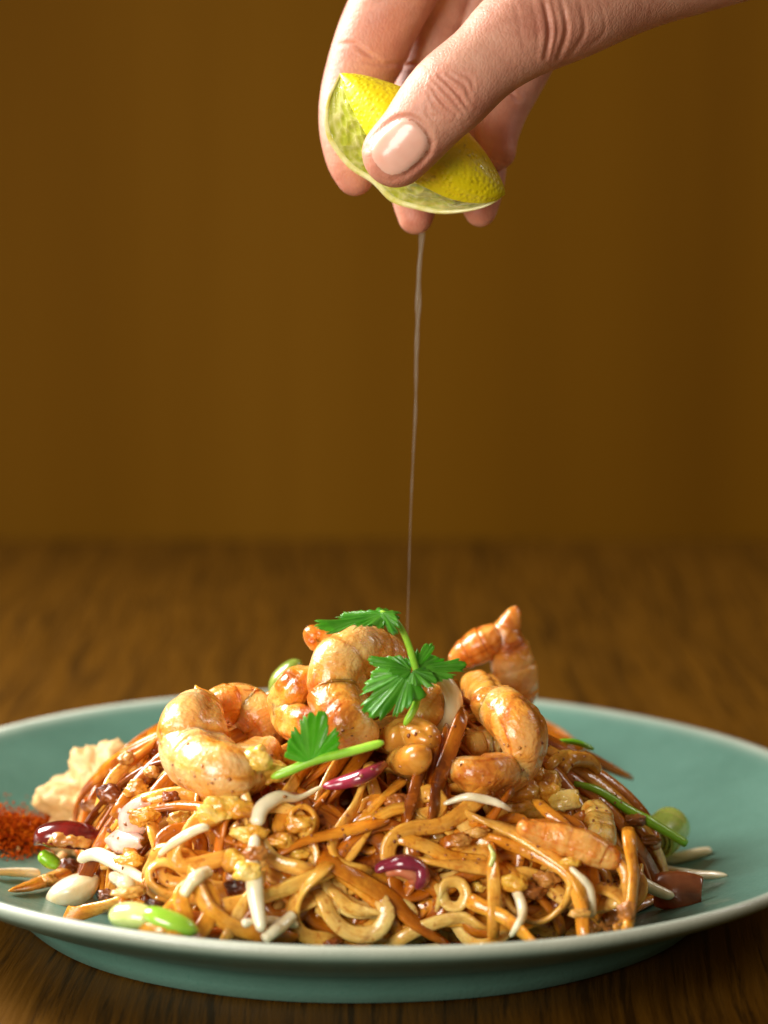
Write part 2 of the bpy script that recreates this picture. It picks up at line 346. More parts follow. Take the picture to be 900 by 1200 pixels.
def build_plate():
    n, k = len(PP), 160
    a = np.arange(k) / k * 2 * PI
    wob = 1 + .004 * np.sin(2 * a + 1) + .003 * np.sin(5 * a) + .0015 * np.sin(11 * a + 2)
    r = np.maximum(PP[:, 0], 0.0)[:, None]
    X = r * np.cos(a) * wob; Y = r * np.sin(a) * wob
    Z = PP[:, 2][:, None] + WARP(X, Y) * np.clip(r / 13.5, 0, 1) * np.clip(PP[:, 2][:, None] / 2.7, 0, 1)
    V = np.stack([X, Y, Z], -1).reshape(-1, 3)
    i = np.arange(n - 1)[:, None] * k; j = np.arange(k)[None, :]; j2 = (j + 1) % k
    F = np.stack([i + j, i + k + j, i + k + j2, i + j2], -1).reshape(-1, 4).tolist()
    # collapse the two centre rings into n-gons
    F = F[k:-k]; F.append(list(range(k, 2 * k))); F.append(list(range((n - 2) * k, (n - 1) * k))[::-1])
    rim = np.repeat(np.clip(PP[:, 3], 0, 1), k)
    return link_mesh('plate', V, F, M['glaze'], attr={'rim': rim})
plate = build_plate()
tag(plate, 'round celadon green ceramic plate with pale rim, holding the noodle heap', 'plate')

# ------------------------------------------------------------------ the noodle mound
rng = np.random.default_rng(7)
DC = np.array([0.2, -.8, .7]); DA = np.array([5.65, 4.9, 1.95]); DP = 2.2
def dval(p): q = np.abs((p - DC) / DA); return (q ** DP).sum(-1) ** (1 / DP)
def dnorm(p):
    q = (p - DC) / DA; return nrm(np.sign(q) * np.abs(q) ** (DP - 1) / DA)
def dproj(p): return DC + (p - DC) / dval(p)[..., None] if p.ndim > 1 else DC + (p - DC) / dval(p)
G = 360; HG = np.zeros((G, G))
def gidx(p):
    q = nrm((p - DC) / DA); th = np.arccos(np.clip(q[..., 2], -1, 1)) / (PI * .62)
    ph = np.arctan2(q[..., 1], q[..., 0])
    return (np.clip((th * np.cos(ph) * .5 + .5) * (G - 1), 0, G - 1).astype(int), np.clip((th * np.sin(ph) * .5 + .5) * (G - 1), 0, G - 1).astype(int))
def smooth1(h, s):
    k = np.exp(-.5 * (np.arange(-3 * s, 3 * s + 1) / s) ** 2); k /= k.sum()
    return np.convolve(np.pad(h, 3 * s, mode='edge'), k, 'valid')
def lay(path, wd, th, twist, lift=None, cap=None, stiff=5):
    """put a strand of samples on the heap; returns positions and face normals"""
    base = dproj(path); Nn = dnorm(base)
    T = nrm(np.gradient(base, axis=0)); B = nrm(np.cross(T, Nn))
    offs = np.linspace(-.5, .5, 5) * wd
    hs = np.max([HG[gidx(base + B * o)] for o in offs], 0)
    h = hs.copy()
    for _ in range(4): h = np.maximum(smooth1(h, stiff), hs * .96)
    h = smooth1(h, 2)
    if cap is not None: h = np.minimum(h, cap)
    add = np.abs(np.sin(twist)) * wd * .35 + th * .5
    tot = h + smooth1(add, 2)
    for f in np.linspace(-.5, .5, 9):
        g = gidx(base + B * (f * wd)); np.maximum.at(HG, g, h + th + (0 if lift is None else np.maximum(lift, 0) * .5))
    if lift is not None: tot = tot + lift
    pos = base + Nn * tot[:, None]
    pz = plate_z(pos[:, 0], pos[:, 1]) + .12 + .25 * np.abs(np.sin(twist)) * wd
    pos[:, 2] = np.maximum(pos[:, 2], pz)
    pos = np.stack([smooth1(pos[:, k], 2) for k in range(3)], 1)
    up = Nn * np.cos(twist)[:, None] + B * np.sin(twist)[:, None]
    return pos, up
def ribbon(pos, up, wd, th, k=10):
    n = len(pos); a = np.arange(k) / k * 2 * PI + PI / k
    sx = np.sign(np.cos(a)) * np.abs(np.cos(a)) ** .7; sy = np.sign(np.sin(a)) * np.abs(np.sin(a)) ** .85
    wv = 1 + .06 * smooth1(rng.normal(size=n), 4) * 3
    c = caps(n, 2)
    S = np.zeros((n, k, 2)); S[..., 0] = sx * (wd / 2) * (wv * (.7 + .3 * c))[:, None]; S[..., 1] = sy * (th / 2) * (.55 + .45 * c)[:, None]
    cup = .10 * smooth1(rng.normal(size=n), 8) * 4
    S[..., 1] += (S[..., 0] ** 2 * 4 - .1)  * cup[:, None]
    return sweep(pos, S, up)
def wander(n, ds, start, head, curv, loops=.3):
    p = start.copy(); t = head.copy(); out = []
    k = smooth1(rng.normal(size=n), 6) * 3.5 * curv
    if rng.random() < loops:
        c0 = rng.integers(0, n); s = rng.choice([-1, 1]) * rng.uniform(.6, 1.25)
        k = k + s * np.exp(-((np.arange(n) - c0) / rng.uniform(6, 14)) ** 2)
    for i in range(n):
        p = dproj(p); nn = dnorm(p); t = nrm(t - nn * t.dot(nn)); out.append(p.copy())
        sd = np.cross(nn, t); t = nrm(t + sd * k[i] * ds)
        p = p + t * ds
        if p[2] < DC[2] - .2: t = nrm(t + np.array([0, 0, .9]))
    return np.array(out)
def rand_start(front=.6):
    while True:
        v = rng.normal(size=3); v[2] = abs(v[2]) * .75
        if rng.random() < front: v[1] = -abs(v[1]); v[2] *= .8
        v = nrm(v)
        return dproj(DC + v * DA)
def mass(n, mt, name, parent=None, widths=(.28, .45), front=.5, curv=.35):
    VV, FF, c = [], [], 0
    for i in range(n):
        s = rand_start(front); n_ = rng.integers(34, 66)
        pth = wander(n_, .2, s, nrm(rng.normal(size=3)), curv)
        wd = rng.uniform(*widths); th = rng.uniform(.15, .2)
        tw = smooth1(rng.normal(size=n_), 8) * 2.2
        pos, up = lay(pth, wd, th, tw)
        V, F, uv = ribbon(pos, up, wd, th, 8)
        VV.append(V); FF += [[a + c for a in f] for f in F]; c += len(V)
    return link_mesh(name, np.vstack(VV), FF, mt, parent)
# dark underlying mass so no gap shows the plate through the heap
def lumpy(name, center, rad, mt, seed, sub=4, amp=.25, freq=1.2, oct_=3, parent=None, rot=None, fine=.0):
    bm_ = ico(sub); V = bm_[0].copy(); s = Vector((seed * 3.7, seed * 1.3, seed * 2.1))
    out = []
    for v in V:
        q = Vector(v); d = 1 + amp * mnoise.fractal(q * freq + s, .9, 2.0, oct_) + (fine * mnoise.noise(q * freq * 5 + s) if fine else 0)
        out.append(v * d)
    V = np.array(out) * np.array(rad)
    if rot is not None: V = V @ np.array(rot).T
    return link_mesh(name, V + np.array(center), bm_[1], mt, parent)
_ico = {}
def ico(sub):
    if sub not in _ico:
        import bmesh
        b = bmesh.new(); bmesh.ops.create_icosphere(b, subdivisions=sub, radius=1)
        b.verts.ensure_lookup_table()
        _ico[sub] = (np.array([v.co[:] for v in b.verts]), [[v.index for v in f.verts] for f in b.faces]); b.free()
    return _ico[sub]
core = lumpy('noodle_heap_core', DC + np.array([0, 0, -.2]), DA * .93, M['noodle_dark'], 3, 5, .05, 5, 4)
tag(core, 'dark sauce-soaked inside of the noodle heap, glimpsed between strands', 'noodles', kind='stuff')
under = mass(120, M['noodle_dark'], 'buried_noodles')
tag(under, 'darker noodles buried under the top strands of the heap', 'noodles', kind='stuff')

GN = 'flat rice noodles tangled in the heap'
def noodle(pos, up, wd, th, mt, label=None):
    V, F, uv = ribbon(pos, up, wd, th)
    o = link_mesh('rice_noodle', V, F, mt, uv=uv)
    kind_ = {'noodle_sauced': 'flat amber rice noodle', 'noodle_pale': 'pale, lightly sauced rice noodle', 'noodle_dark': 'dark, heavily sauced rice noodle'}[mt.name]
    tag(o, label or kind_ + ', one of many tangled alike in the heap', 'noodle', GN)
    return o
mid = HG.copy()
cnt = 0
while cnt < 168:
    s = rand_start(.74); n_ = int(rng.integers(36, 96))
    pth = wander(n_, .16, s, nrm(rng.normal(size=3) * np.array([1, .6, .9])), .6, .85)
    wd = rng.uniform(.28, .52); th = rng.uniform(.14, .20)
    mt = M[rng.choice(['noodle', 'noodle', 'noodle', 'noodle_pale', 'noodle_pale', 'noodle_dark'])]
    nb = rng.choice([1, 1, 2, 3]); tw = smooth1(rng.normal(size=n_), 7) * 2.7
    lift = np.abs(smooth1(rng.normal(size=n_), 4)) * .3
    e = np.linspace(0, 1, n_)
    lift = lift - .35 * np.clip((.12 - e) / .12, 0, 1) ** 1.5
    if rng.random() < .78: lift = lift - .35 * np.clip((e - .88) / .12, 0, 1) ** 1.5
    else:
        lift = lift + rng.uniform(.1, .6) * np.clip((e - .75) / .25, 0, 1) ** 2
    for b in range(nb):
        nn = dnorm(dproj(pth)); T = nrm(np.gradient(pth, axis=0)); B = np.cross(T, nn)
        q = pth + B * (b * wd * 1.02)
        pos, up = lay(q, wd, th, tw, lift)
        noodle(pos, up, wd, th, mt); cnt += 1

from mathutils.bvhtree import BVHTree
_bvh = [None]
def rebuild():
    """picture rays are stopped by everything edible built so far"""
    VV, FF, c = [], [], 0
    for o in bpy.data.objects:
        if o.type != 'MESH' or o.name.split('.')[0] in ('wall', 'table', 'crushed_peanuts', 'crushed_peanut_grains'): continue
        me = o.data; v = np.zeros(len(me.vertices) * 3); me.vertices.foreach_get('co', v)
        VV.append(v.reshape(-1, 3) / CM); FF += [tuple(i + c for i in p.vertices) for p in me.polygons]; c += len(me.vertices)
    _bvh[0] = BVHTree.FromPolygons(np.vstack(VV).tolist(), FF)
    print('heap growth', HG.mean(), HG.max())
def cast(px, py):
    """distance along the picture ray and the thing's normal (None where nothing stands)"""
    d = ray(px, py); r_ = _bvh[0].ray_cast(Vector(CAM), Vector(d))
    return (r_[3], np.array(r_[1])) if r_[0] is not None else (None, None)
def hit(px, py, off=0.0):
    t, n = cast(px, py)
    if t is None: return at(px, py, -1.0)
    return CAM + ray(px, py) * t
def drape(rows, n, gap=.6, soft=3, dip=.25):
    """rows (px, py, r): lay a strand over what is there along its own picture path"""
    P = np.array([(r_[0], r_[1], 0, r_[2]) for r_ in rows], float); S = spline(P, n)
    t = []
    for q in S:
        a_ = cast(q[0], q[1])[0]; t.append(np.nan if a_ is None else a_)
    t = np.array(t); ok = ~np.isnan(t)
    if not ok.any(): t[:] = 69.0
    else: t = np.interp(np.arange(n), np.where(ok)[0], t[ok])
    t = np.minimum(t, np.median(t) + 1.0); t = np.maximum(t, np.median(t) - 1.6)
    u = t.copy()
    for _ in range(6): u = np.minimum(smooth1(u, soft), t + dip)
    u = smooth1(u, 2) - S[:, 3] * gap
    return np.array([CAM + ray(q[0], q[1]) * k for q, k in zip(S, u)]), S[:, 3]
rebuild()
def onplate(px, py, h=0.0):
    d = ray(px, py); ts = np.arange(52, 90, .02); P = CAM + d * ts[:, None]
    z = plate_z(P[:, 0], P[:, 1]) + h
    # first crossing once inside the rim
    ins = (np.hypot(P[:, 0], P[:, 1]) < 13.2) & (P[:, 2] <= z)
    i = np.argmax(ins) if ins.any() else np.argmin(np.abs(P[:, 2] - z))
    return P[i]
def hero(pts, wd=.5, th=.14, mt='noodle_pale', label=None, amp=.5):
    q0, q1 = np.array(pts[:2], float), np.array(pts[-2:], float)
    a_ = q0[0] + (q0[0] - q0[1]) / (np.linalg.norm(q0[0] - q0[1]) + 1e-6) * 18; b_ = q1[1] + (q1[1] - q1[0]) / (np.linalg.norm(q1[1] - q1[0]) + 1e-6) * 18
    if b_[1] < 1112 and b_[0] < 745: pts = list(pts) + [tuple(b_)]
    if 120 < a_[0] < 745: pts = [tuple(a_)] + list(pts)
    L_ = sum(math.hypot(a[0] - b[0], a[1] - b[1]) for a, b in zip(pts, pts[1:])) / 43
    n_ = max(14, int(L_ / .13))
    S, _ = drape([(x, y, .17) for x, y in pts], n_, .5, 7, .02)
    e_ = np.linspace(0, 1, n_); bury = .45 * (np.clip((.13 - e_) / .13, 0, 1) ** 1.5 + np.clip((e_ - .87) / .13, 0, 1) ** 1.5); S = S + nrm(S - CAM) * bury[:, None]; wd *= .86
    T = nrm(np.gradient(S, axis=0)); view = nrm(CAM - S)
    Nn = dnorm(dproj(S)); up = nrm(Nn * .6 + view * .9); up = nrm(up - T * np.sum(up * T, 1, keepdims=True)); BB = np.cross(T, up)
    tw = smooth1(rng.normal(size=n_), 7) * amp * 4.5 + rng.uniform(-.5, .5)
    up = up * np.cos(tw)[:, None] + BB * np.sin(tw)[:, None]
    S[:, 2] = np.maximum(S[:, 2], plate_z(S[:, 0], S[:, 1]) + .12)
    return noodle(S, up, wd, th, M[mt], label)

H = [
 ([(278, 918), (290, 950), (303, 982), (322, 1008), (352, 1018)], .50, 'noodle_pale', 'pale noodle curving down beside the upright white bean sprout'),
 ([(427, 913), (416, 945), (400, 970), (390, 992), (400, 1010), (425, 1020)], .42, 'noodle', 'brown noodle bent into a hook above the purple shallot ring'),
 ([(385, 1008), (420, 1030), (458, 1054), (486, 1080), (524, 1106)], .62, 'noodle', 'widest noodle sloping down to the near rim, left below the shallot ring'),
 ([(392, 1020), (425, 1044), (455, 1072), (470, 1100)], .40, 'noodle', None),
 ([(380, 1055), (390, 1077), (412, 1094), (440, 1093), (454, 1072), (450, 1062)], .48, 'noodle_pale', 'pale noodle looped like a letter U just above the near rim'),
 ([(396, 1050), (408, 1062), (425, 1068), (445, 1070)], .42, 'noodle_pale', None),
 ([(375, 1022), (352, 1045), (343, 1075), (356, 1096), (385, 1102)], .46, 'noodle', 'golden noodle bowing left around the looped pale noodle'),
 ([(562, 935), (522, 965), (480, 972), (458, 986), (456, 1008), (474, 1024)], .48, 'noodle_pale', 'pale noodle curling round like a hook right above the shallot ring'),
 ([(470, 982), (500, 992), (530, 1006), (566, 1012)], .45, 'noodle', None),
 ([(577, 1008), (579, 1040), (578, 1104)], .44, 'noodle_pale', 'short pale noodle hanging upright down to the near rim'),
 ([(548, 956), (600, 974), (640, 998), (670, 1022), (685, 1052)], .50, 'noodle', 'long noodle arching down right below the orange prawn piece'),
 ([(575, 982), (628, 1002), (664, 1024), (680, 1060), (683, 1088)], .40, 'noodle_pale', None),
 ([(500, 1010), (540, 1014), (580, 1018)], .48, 'noodle_pale', 'short pale noodle lying level right of the shallot ring'),
 ([(518, 1052), (522, 1036), (538, 1034), (546, 1048), (538, 1062), (524, 1060), (518, 1046)], .36, 'noodle_pale', 'noodle rolled into a tight ring right of the shallot ring'),
 ([(500, 1036), (518, 1044), (540, 1030), (560, 1022)], .45, 'noodle', None),
 ([(588, 1044), (606, 1068), (632, 1080), (662, 1060), (674, 1034)], .45, 'noodle_pale', 'pale noodle sagging like a hammock at the right foot of the heap'),
 ([(600, 1020), (622, 1040), (650, 1072), (660, 1096)], .42, 'noodle', None),
 ([(174, 936), (210, 930), (250, 936)], .46, 'noodle_pale', 'pale noodle lying level under the big left prawn'),
 ([(176, 948), (212, 944), (252, 948)], .40, 'noodle', None),
 ([(248, 965), (220, 976), (204, 998), (216, 1015), (262, 1006)], .50, 'noodle_pale', 'noodle looped open to the right at the left of the heap'),
 ([(180, 975), (187, 1006), (174, 1034), (145, 1054), (95, 1070)], .46, 'noodle', 'brown noodle curling over the plate beside the pale garlic clove'),
 ([(230, 1036), (246, 1066), (274, 1086), (302, 1094)], .48, 'noodle', 'brown noodle curving down behind the green pod'),
 ([(168, 882), (136, 908), (122, 934)], .42, 'noodle_pale', 'pale noodle leaning on the crushed peanuts'),
 ([(494, 892), (486, 925), (476, 958)], .40, 'noodle_dark', None),
 ([(508, 888), (503, 915), (500, 936)], .42, 'noodle', None),
 ([(538, 850), (526, 884), (514, 915), (508, 952)], .45, 'noodle_dark', 'dark noodle hanging down between the cashew and the right prawn'),
 ([(522, 870), (516, 900), (524, 940)], .38, 'noodle_dark', None),
 ([(266, 1062), (318, 1048), (378, 1024)], .44, 'noodle', None),
 ([(260, 1068), (282, 1090), (330, 1098)], .42, 'noodle', None),
 ([(300, 1040), (284, 1062), (270, 1090)], .40, 'noodle_pale', None),
 ([(640, 950), (664, 972), (690, 1010), (700, 1060)], .40, 'noodle', None),
 ([(560, 1060), (592, 1076), (620, 1100)], .44, 'noodle', None),
 ([(470, 1100), (500, 1085), (540, 1075), (560, 1085)], .44, 'noodle_pale', None),
 ([(738, 990), (742, 1030), (736, 1085)], .40, 'noodle', 'noodle hanging straight down at the right foot of the heap'),
 ([(700, 1000), (730, 1018), (738, 1060)], .36, 'noodle_pale', None),
 ([(640, 866), (680, 880), (715, 900), (738, 912)], .34, 'noodle_dark', 'dark noodle jutting out right, its tip over the bare plate'),
 ([(628, 845), (660, 862), (690, 890)], .36, 'noodle_dark', None),
 ([(330, 1000), (360, 985), (400, 975), (440, 965)], .4, 'noodle', None),
 ([(250, 905), (275, 930), (262, 965), (255, 1000)], .42, 'noodle', None),
 ([(590, 940), (560, 975), (530, 985)], .42, 'noodle_dark', None),
]
def loop_hero(i):
    while True:
        x, y = rng.uniform(130, 735), 1100 - abs(rng.normal(0, 85)); hd_ = rng.uniform(-.9, .9) + rng.choice([0, PI]); n_ = int(rng.integers(26, 60))
        k = smooth1(rng.normal(size=n_), 3) * .9 + rng.choice([-1, 1]) * rng.uniform(.02, .20); pts = []
        for j in range(n_):
            pts.append((x, y)); hd_ += k[j]; x += 9 * math.cos(hd_); y += 7.5 * math.sin(hd_)
        q = np.array(pts)
        if q[:, 1].max() > 1108 or q[:, 0].min() < 105 or q[:, 0].max() > 760: continue
        lim = 905 + .0009 * (q[:, 0] - 440) ** 2 * (1.1 if q[:, 0].mean() < 440 else .8)
        if (q[:, 1] < lim).any(): continue
        break
    hero([tuple(p_) for p_ in q[::2]], rng.uniform(.34, .52), rng.uniform(.13, .18), rng.choice(['noodle', 'noodle', 'noodle_pale', 'noodle_pale', 'noodle_dark']), None, rng.uniform(.3, .7))
for i_ in range(80):
    if i_ % 20 == 19: rebuild()
    loop_hero(i_)
rebuild()
H.sort(key=lambda h_: 0 if h_[3] is None else 1)
for i_, (pts, wd, mt, lab) in enumerate(H):
    if i_ in (14, 24, 32): rebuild()
    hero(pts, wd * 1.0, .17, mt, lab)
rebuild()

# ------------------------------------------------------------------ food pieces
def tube(name, pts, mt, k=14, n=40, parent=None, squash=1.0, mod=None, up=None, round_=3):
    """pts rows x,y,z,r in cm"""
    S = spline(pts, n); c = caps(n, round_)
    rr = S[:, 3] * c
    sec = ring(k, squash)[None] * rr[:, None, None]
    if mod is not None: sec = sec * mod(np.linspace(0, 1, n)[:, None], np.arange(k)[None] / k)[..., None]
    V, F, uv = sweep(S[:, :3], sec, None if up is None else np.tile(up, (n, 1)))
    return link_mesh(name, V, F, mt, parent, uv=uv)
def P4(rows, Y=None, off=.0):
    """rows (px, py, r[, dY]) -> x,y,z,r with Y given or found on the heap"""
    out = []
    for r_ in rows:
        dy = r_[3] if len(r_) > 3 else 0
        if Y == 'p':
            p = onplate(r_[0], r_[1], r_[2] * .9 + dy)
        else: p = at(r_[0], r_[1], Y + dy) if Y is not None else hit(r_[0], r_[1], off)
        out.append((*p, r_[2]))
    return out
def displaced(o, seed, amp, freq):
    me = o.data; n = len(me.vertices); c = np.zeros(n * 3); nn = np.zeros(n * 3)
    me.vertices.foreach_get('co', c); me.vertices.foreach_get('normal', nn); c = c.reshape(-1, 3); nn = nn.reshape(-1, 3)
    s = Vector((seed * 1.7, seed * 2.3, seed))
    d = np.array([mnoise.fractal(Vector(v) * 100 * freq + s, .8, 2.0, 3) for v in c])
    c += nn * (d * amp * CM)[:, None]
    me.vertices.foreach_set('co', c.ravel()); me.update()
def hit_y(px, py):
    t, n = cast(px, py)
    return (CAM + ray(px, py) * t)[1] if t is not None and t < 74 else None
def lean(rows, Y, fixed=False):
    hy = [hit_y(r_[0], r_[1] + r_[2] * 20) for r_ in rows]; got = [h for h in hy if h is not None]
    if fixed or not got: return P4(rows, Y)
    lo_ = min(got); out = []
    for r_, h in zip(rows, hy):
        yy = .45 * (h if h is not None else max(got) + .5) + .55 * lo_ + (r_[3] if len(r_) > 3 else 0) - .15
        out.append((*at(r_[0], r_[1], yy), r_[2]))
    return out
def prawn(rows, Y, mt, label, seed, segs=5, tail=False, group='cooked prawns on the heap'):
    th = thing('prawn', label, 'prawn', group)
    P = lean(rows, Y)
    def mod(t, a):
        p_ = (t * segs) % 1; seg = .96 + .06 * p_ - .04 * np.exp(-(p_ / .14) ** 2) - .05 * np.exp(-((1 - p_) / .05) ** 2)
        groove = 1 - .18 * np.exp(-((np.abs(a - .25)) / .05) ** 2)       # cleaned back
        belly = 1 - .12 * np.exp(-((np.abs(a - .75)) / .1) ** 2)
        return seg * groove * belly
    o = tube('body', P, M[mt], 28, 110, th, .92, mod, None, 7); displaced(o, seed, .035, .9)
    u_ = np.repeat(np.linspace(0, 1, 110), 28); p_ = (u_ * segs) % 1
    at_ = o.data.attributes.new('band', 'FLOAT', 'POINT'); at_.data.foreach_set('value', np.exp(-(p_ / .10) ** 2) + np.exp(-((1 - p_) / .16) ** 2))
    if tail:
        p0 = np.array(P[-1][:3]); dr = nrm(p0 - np.array(P[-2][:3]))
        side = nrm(np.cross(dr, [0, 1, 0]))
        for s in (-1, 0, 1):
            d2 = nrm(dr + side * s * .55 + np.array([0, -.15 * abs(s), 0]))
            f = tube('tail_fin', [(*(p0 - dr * .15), .12), (*(p0 + d2 * .35), .24), (*(p0 + d2 * .8), .16), (*(p0 + d2 * 1.0), .04)], M['prawn_orange'], 12, 20, th, .3, None, None, 2)
    return th
prawn([(229, 803, .07), (236, 824, .50), (226, 852, .90), (231, 886, .98), (262, 905, .88), (295, 897, .70), (315, 872, .42)], -2.6, 'prawn', 'largest prawn, amber and white, curled like a C, at the far left', 1, 6)
prawn([(246, 840, .40), (262, 826, .62), (290, 830, .74), (312, 850, .70), (312, 874, .5)], -1.2, 'prawn_orange', 'pinkish orange prawn tucked behind the big left prawn', 2, 4)
prawn([(438, 868, .45, .0), (410, 852, .75, -.2), (394, 818, .88, -.4), (398, 782, .86, -.3), (420, 766, .78, .2), (446, 782, .88, .8), (458, 815, .85, 1.2), (455, 845, .5, 1.3)], -2.6, 'prawn', 'tall prawn standing arched at the top centre, beside the coriander', 3, 6)
prawn([(374, 760, .30, .6), (366, 744, .28, .5), (385, 744, .32, .6), (412, 748, .3, .8)], (hit_y(410, 775) or -4) + .7, 'prawn_orange', 'small orange prawn tip poking out under the topmost coriander leaf', 4, 3)
prawn([(362, 792, .4), (348, 806, .55), (338, 832, .62, -.3), (356, 850, .5, -.3), (380, 850, .4)], -2.4, 'prawn_amber', 'small amber prawn left of the tall arched prawn', 5, 4)
prawn([(608, 828, .45, .2), (605, 798, .80), (598, 768, .74), (593, 744, .56), (600, 724, .36), (605, 710, .14)], .8, 'prawn', 'rearmost prawn standing upright at the back right, its tip pointing up', 6, 5)
prawn([(528, 777, .22), (546, 766, .50), (568, 754, .60), (588, 742, .4)], .6, 'prawn_orange', 'orange prawn piece reaching left from the rearmost upright prawn', 7, 3)
prawn([(545, 876, .45, .4), (572, 872, .6, .5), (594, 876, .5, .5)], -3.2, 'prawn_amber', 'amber prawn piece held inside the curl of the right-hand prawn', 9, 3)
prawn([(560, 822, .30, .2), (584, 830, .74), (606, 850, .80), (613, 880, .66), (600, 903, .62), (564, 908, .58), (528, 902, .34)], -3.9, 'prawn', 'right-hand prawn curled open to the left, with a round pale top', 8, 6)
prawn([(606, 968, .22), (640, 978, .42), (680, 990, .50), (708, 1004, .42), (724, 1010, .22)], -6.4, 'prawn_orange', 'slim orange prawn piece sloping down the right side of the heap', 10, 2)
prawn([(690, 940, .30), (700, 960, .42), (704, 985, .36), (698, 1004, .2)], -5.0, 'prawn_white', 'small white prawn piece upright below the bright green chive', 11, 4)
prawn([(486, 852, .4), (500, 838, .55), (515, 812, .5), (512, 800, .35)], -1.8, 'prawn_amber', 'brown amber prawn piece hidden behind the white sprout loop', 12, 4)

def cashew(rows, Y, label, seed):
    th = thing('cashew', label, 'cashew', 'fried cashew nuts')
    P = lean(rows, Y)
    mod = lambda t, a: (1 - .22 * np.exp(-((np.abs(((a + .25) % 1) - .5)) / .035) ** 2)) * (1 + 0 * t)
    o = tube('kernel', P, M['cashew'], 32, 44, th, .95, mod, None, 8); displaced(o, seed, .07, 1.3)
    return th
c_ = cashew([(453, 872, .36), (468, 864, .48), (490, 862, .48), (507, 872, .32)], -5.6, 'golden split cashew at the front centre, at the end of the green stem', 1)
o = tube('kernel', lean([(456, 886, .28), (472, 892, .42), (490, 888, .40), (502, 880, .24)], -5.5), M['cashew'], 28, 40, c_, .9, None, None, 7); displaced(o, 5, .06, 1.3)
cashew([(546, 800, .38), (562, 806, .50), (574, 822, .50), (566, 840, .36)], -2.9, 'reddish brown cashew between the sprout loop and the round pale prawn', 2)

rebuild()
def on_top(x, y, d): return hit(x, y) - ray(x, y) * d
def front_y(pts):
    ys = [hit_y(x, y) for x, y in pts]; return min([y for y in ys if y is not None] or [-4])
GS = 'white bean sprouts'
def sprout(rows, Y, label, mt='sprout', off=.15, head=False):
    th = thing('bean_sprout', label, 'bean sprout', GS)
    if Y is None:
        S_, r_ = drape(rows, 30, .8, 5, .02); P = [(*a, b) for a, b in zip(S_, r_)]
    else: P = P4(rows, Y, off)
    o = tube('stalk', P, M[mt], 12, 44, th, .9, None, None, 3); displaced(o, rows[0][0], .02, 1.5)
    if head:
        p = np.array(P[0][:3]); o = lumpy('sprout_head', p, (.34, .26, .22), M['garlic'], rows[0][0], 3, .12, 1.5, 2, th)
    return th
sprout([(508, 794, .14), (522, 800, .22), (531, 822, .27), (525, 845, .27), (512, 858, .22)], front_y([(520, 800), (528, 830), (515, 855)]) - .3, 'thick white sprout bent in a loop beside the front coriander leaf')
sprout([(378, 921, .05), (350, 935, .10), (328, 934, .19), (308, 946, .21), (300, 968, .20)], None, 'white sprout bent over with thin tail, above the upright sprout', off=.3)
sprout([(299, 978, .15), (297, 1010, .19), (300, 1055, .20), (306, 1092, .13)], None, 'upright white sprout standing in front of the heap, left of centre', off=.3)
sprout([(345, 1070, .14), (330, 1084, .19), (308, 1102, .17)], None, 'short white sprout slanting at the near rim', off=.3)
sprout([(284, 1082, .12), (316, 1080, .16), (350, 1084, .12)], None, 'short white sprout lying level behind the slanting one', off=.1)
sprout([(92, 1008, .14), (112, 1001, .20), (140, 1014, .20), (172, 1034, .14)], None, 'white sprout arched above the pale garlic clove')
sprout([(130, 1025, .12), (148, 1036, .20), (170, 1044, .16)], None, 'short fat white sprout beside the pale garlic clove')
sprout([(10, 1044, .05), (36, 1038, .16), (66, 1028, .22), (98, 1012, .2)], 'p', 'brownish pointed sprout tip lying left of the garlic clove', 'noodle_pale')
sprout([(-8, 1022, .12), (20, 1022, .15), (46, 1024, .14)], 'p', 'blurred pale sprout at the left edge of the plate')
sprout([(187, 1032, .08), (200, 1036, .13), (206, 1050, .12), (198, 1060, .08)], -6.3, 'yellow-green sprout hook above the green pod', 'bean')
sprout([(730, 1005, .14), (760, 1016, .17), (800, 1024, .18), (852, 1026, .08)], 'p', 'long pointed white sprout stretching right over the bare plate')
sprout([(716, 1022, .16), (745, 1032, .19), (776, 1046, .17), (790, 1050, .1)], -5.6, 'white sprout with bent end in front of the brown onion piece')
sprout([(764, 1008, .13), (790, 1006, .17), (818, 1000, .17), (834, 996, .12)], 'p', 'short pale sprout behind the long pointed one at the right')
sprout([(573, 990, .03), (578, 1003, .07), (574, 1016, .06)], None, 'tiny greenish sprout tip standing above the upright noodle', 'bean')
sprout([(640, 902, .16), (655, 888, .18), (672, 884, .14)], None, 'short curled pale sprout right of the orange prawn', 'noodle_pale')
sprout([(656, 904, .2), (668, 890, .24), (690, 892, .22), (702, 906, .16)], None, 'fat curled pale sprout under the small green chive', 'noodle_pale')
sprout([(214, 1050, .14), (228, 1030, .18), (246, 1020, .15)], None, 'pale sprout slanting behind the purple onion scrap')

sprout([(186, 1002, .07), (206, 986, .13), (232, 972, .14), (246, 970, .08)], None, 'thin white sprout crossing the open-looped noodle at the left')
sprout([(598, 1098, .08), (612, 1072, .14), (606, 1046, .14), (596, 1032, .08)], None, 'thin pale sprout standing near the rim, right of the upright noodle')
sprout([(668, 1016, .07), (690, 1040, .13), (694, 1074, .12)], None, 'thin pale sprout hanging down at the right foot of the heap')
sprout([(520, 942, .06), (548, 934, .12), (580, 940, .12), (600, 950, .06)], None, 'thin pale sprout lying under the right-hand prawn')
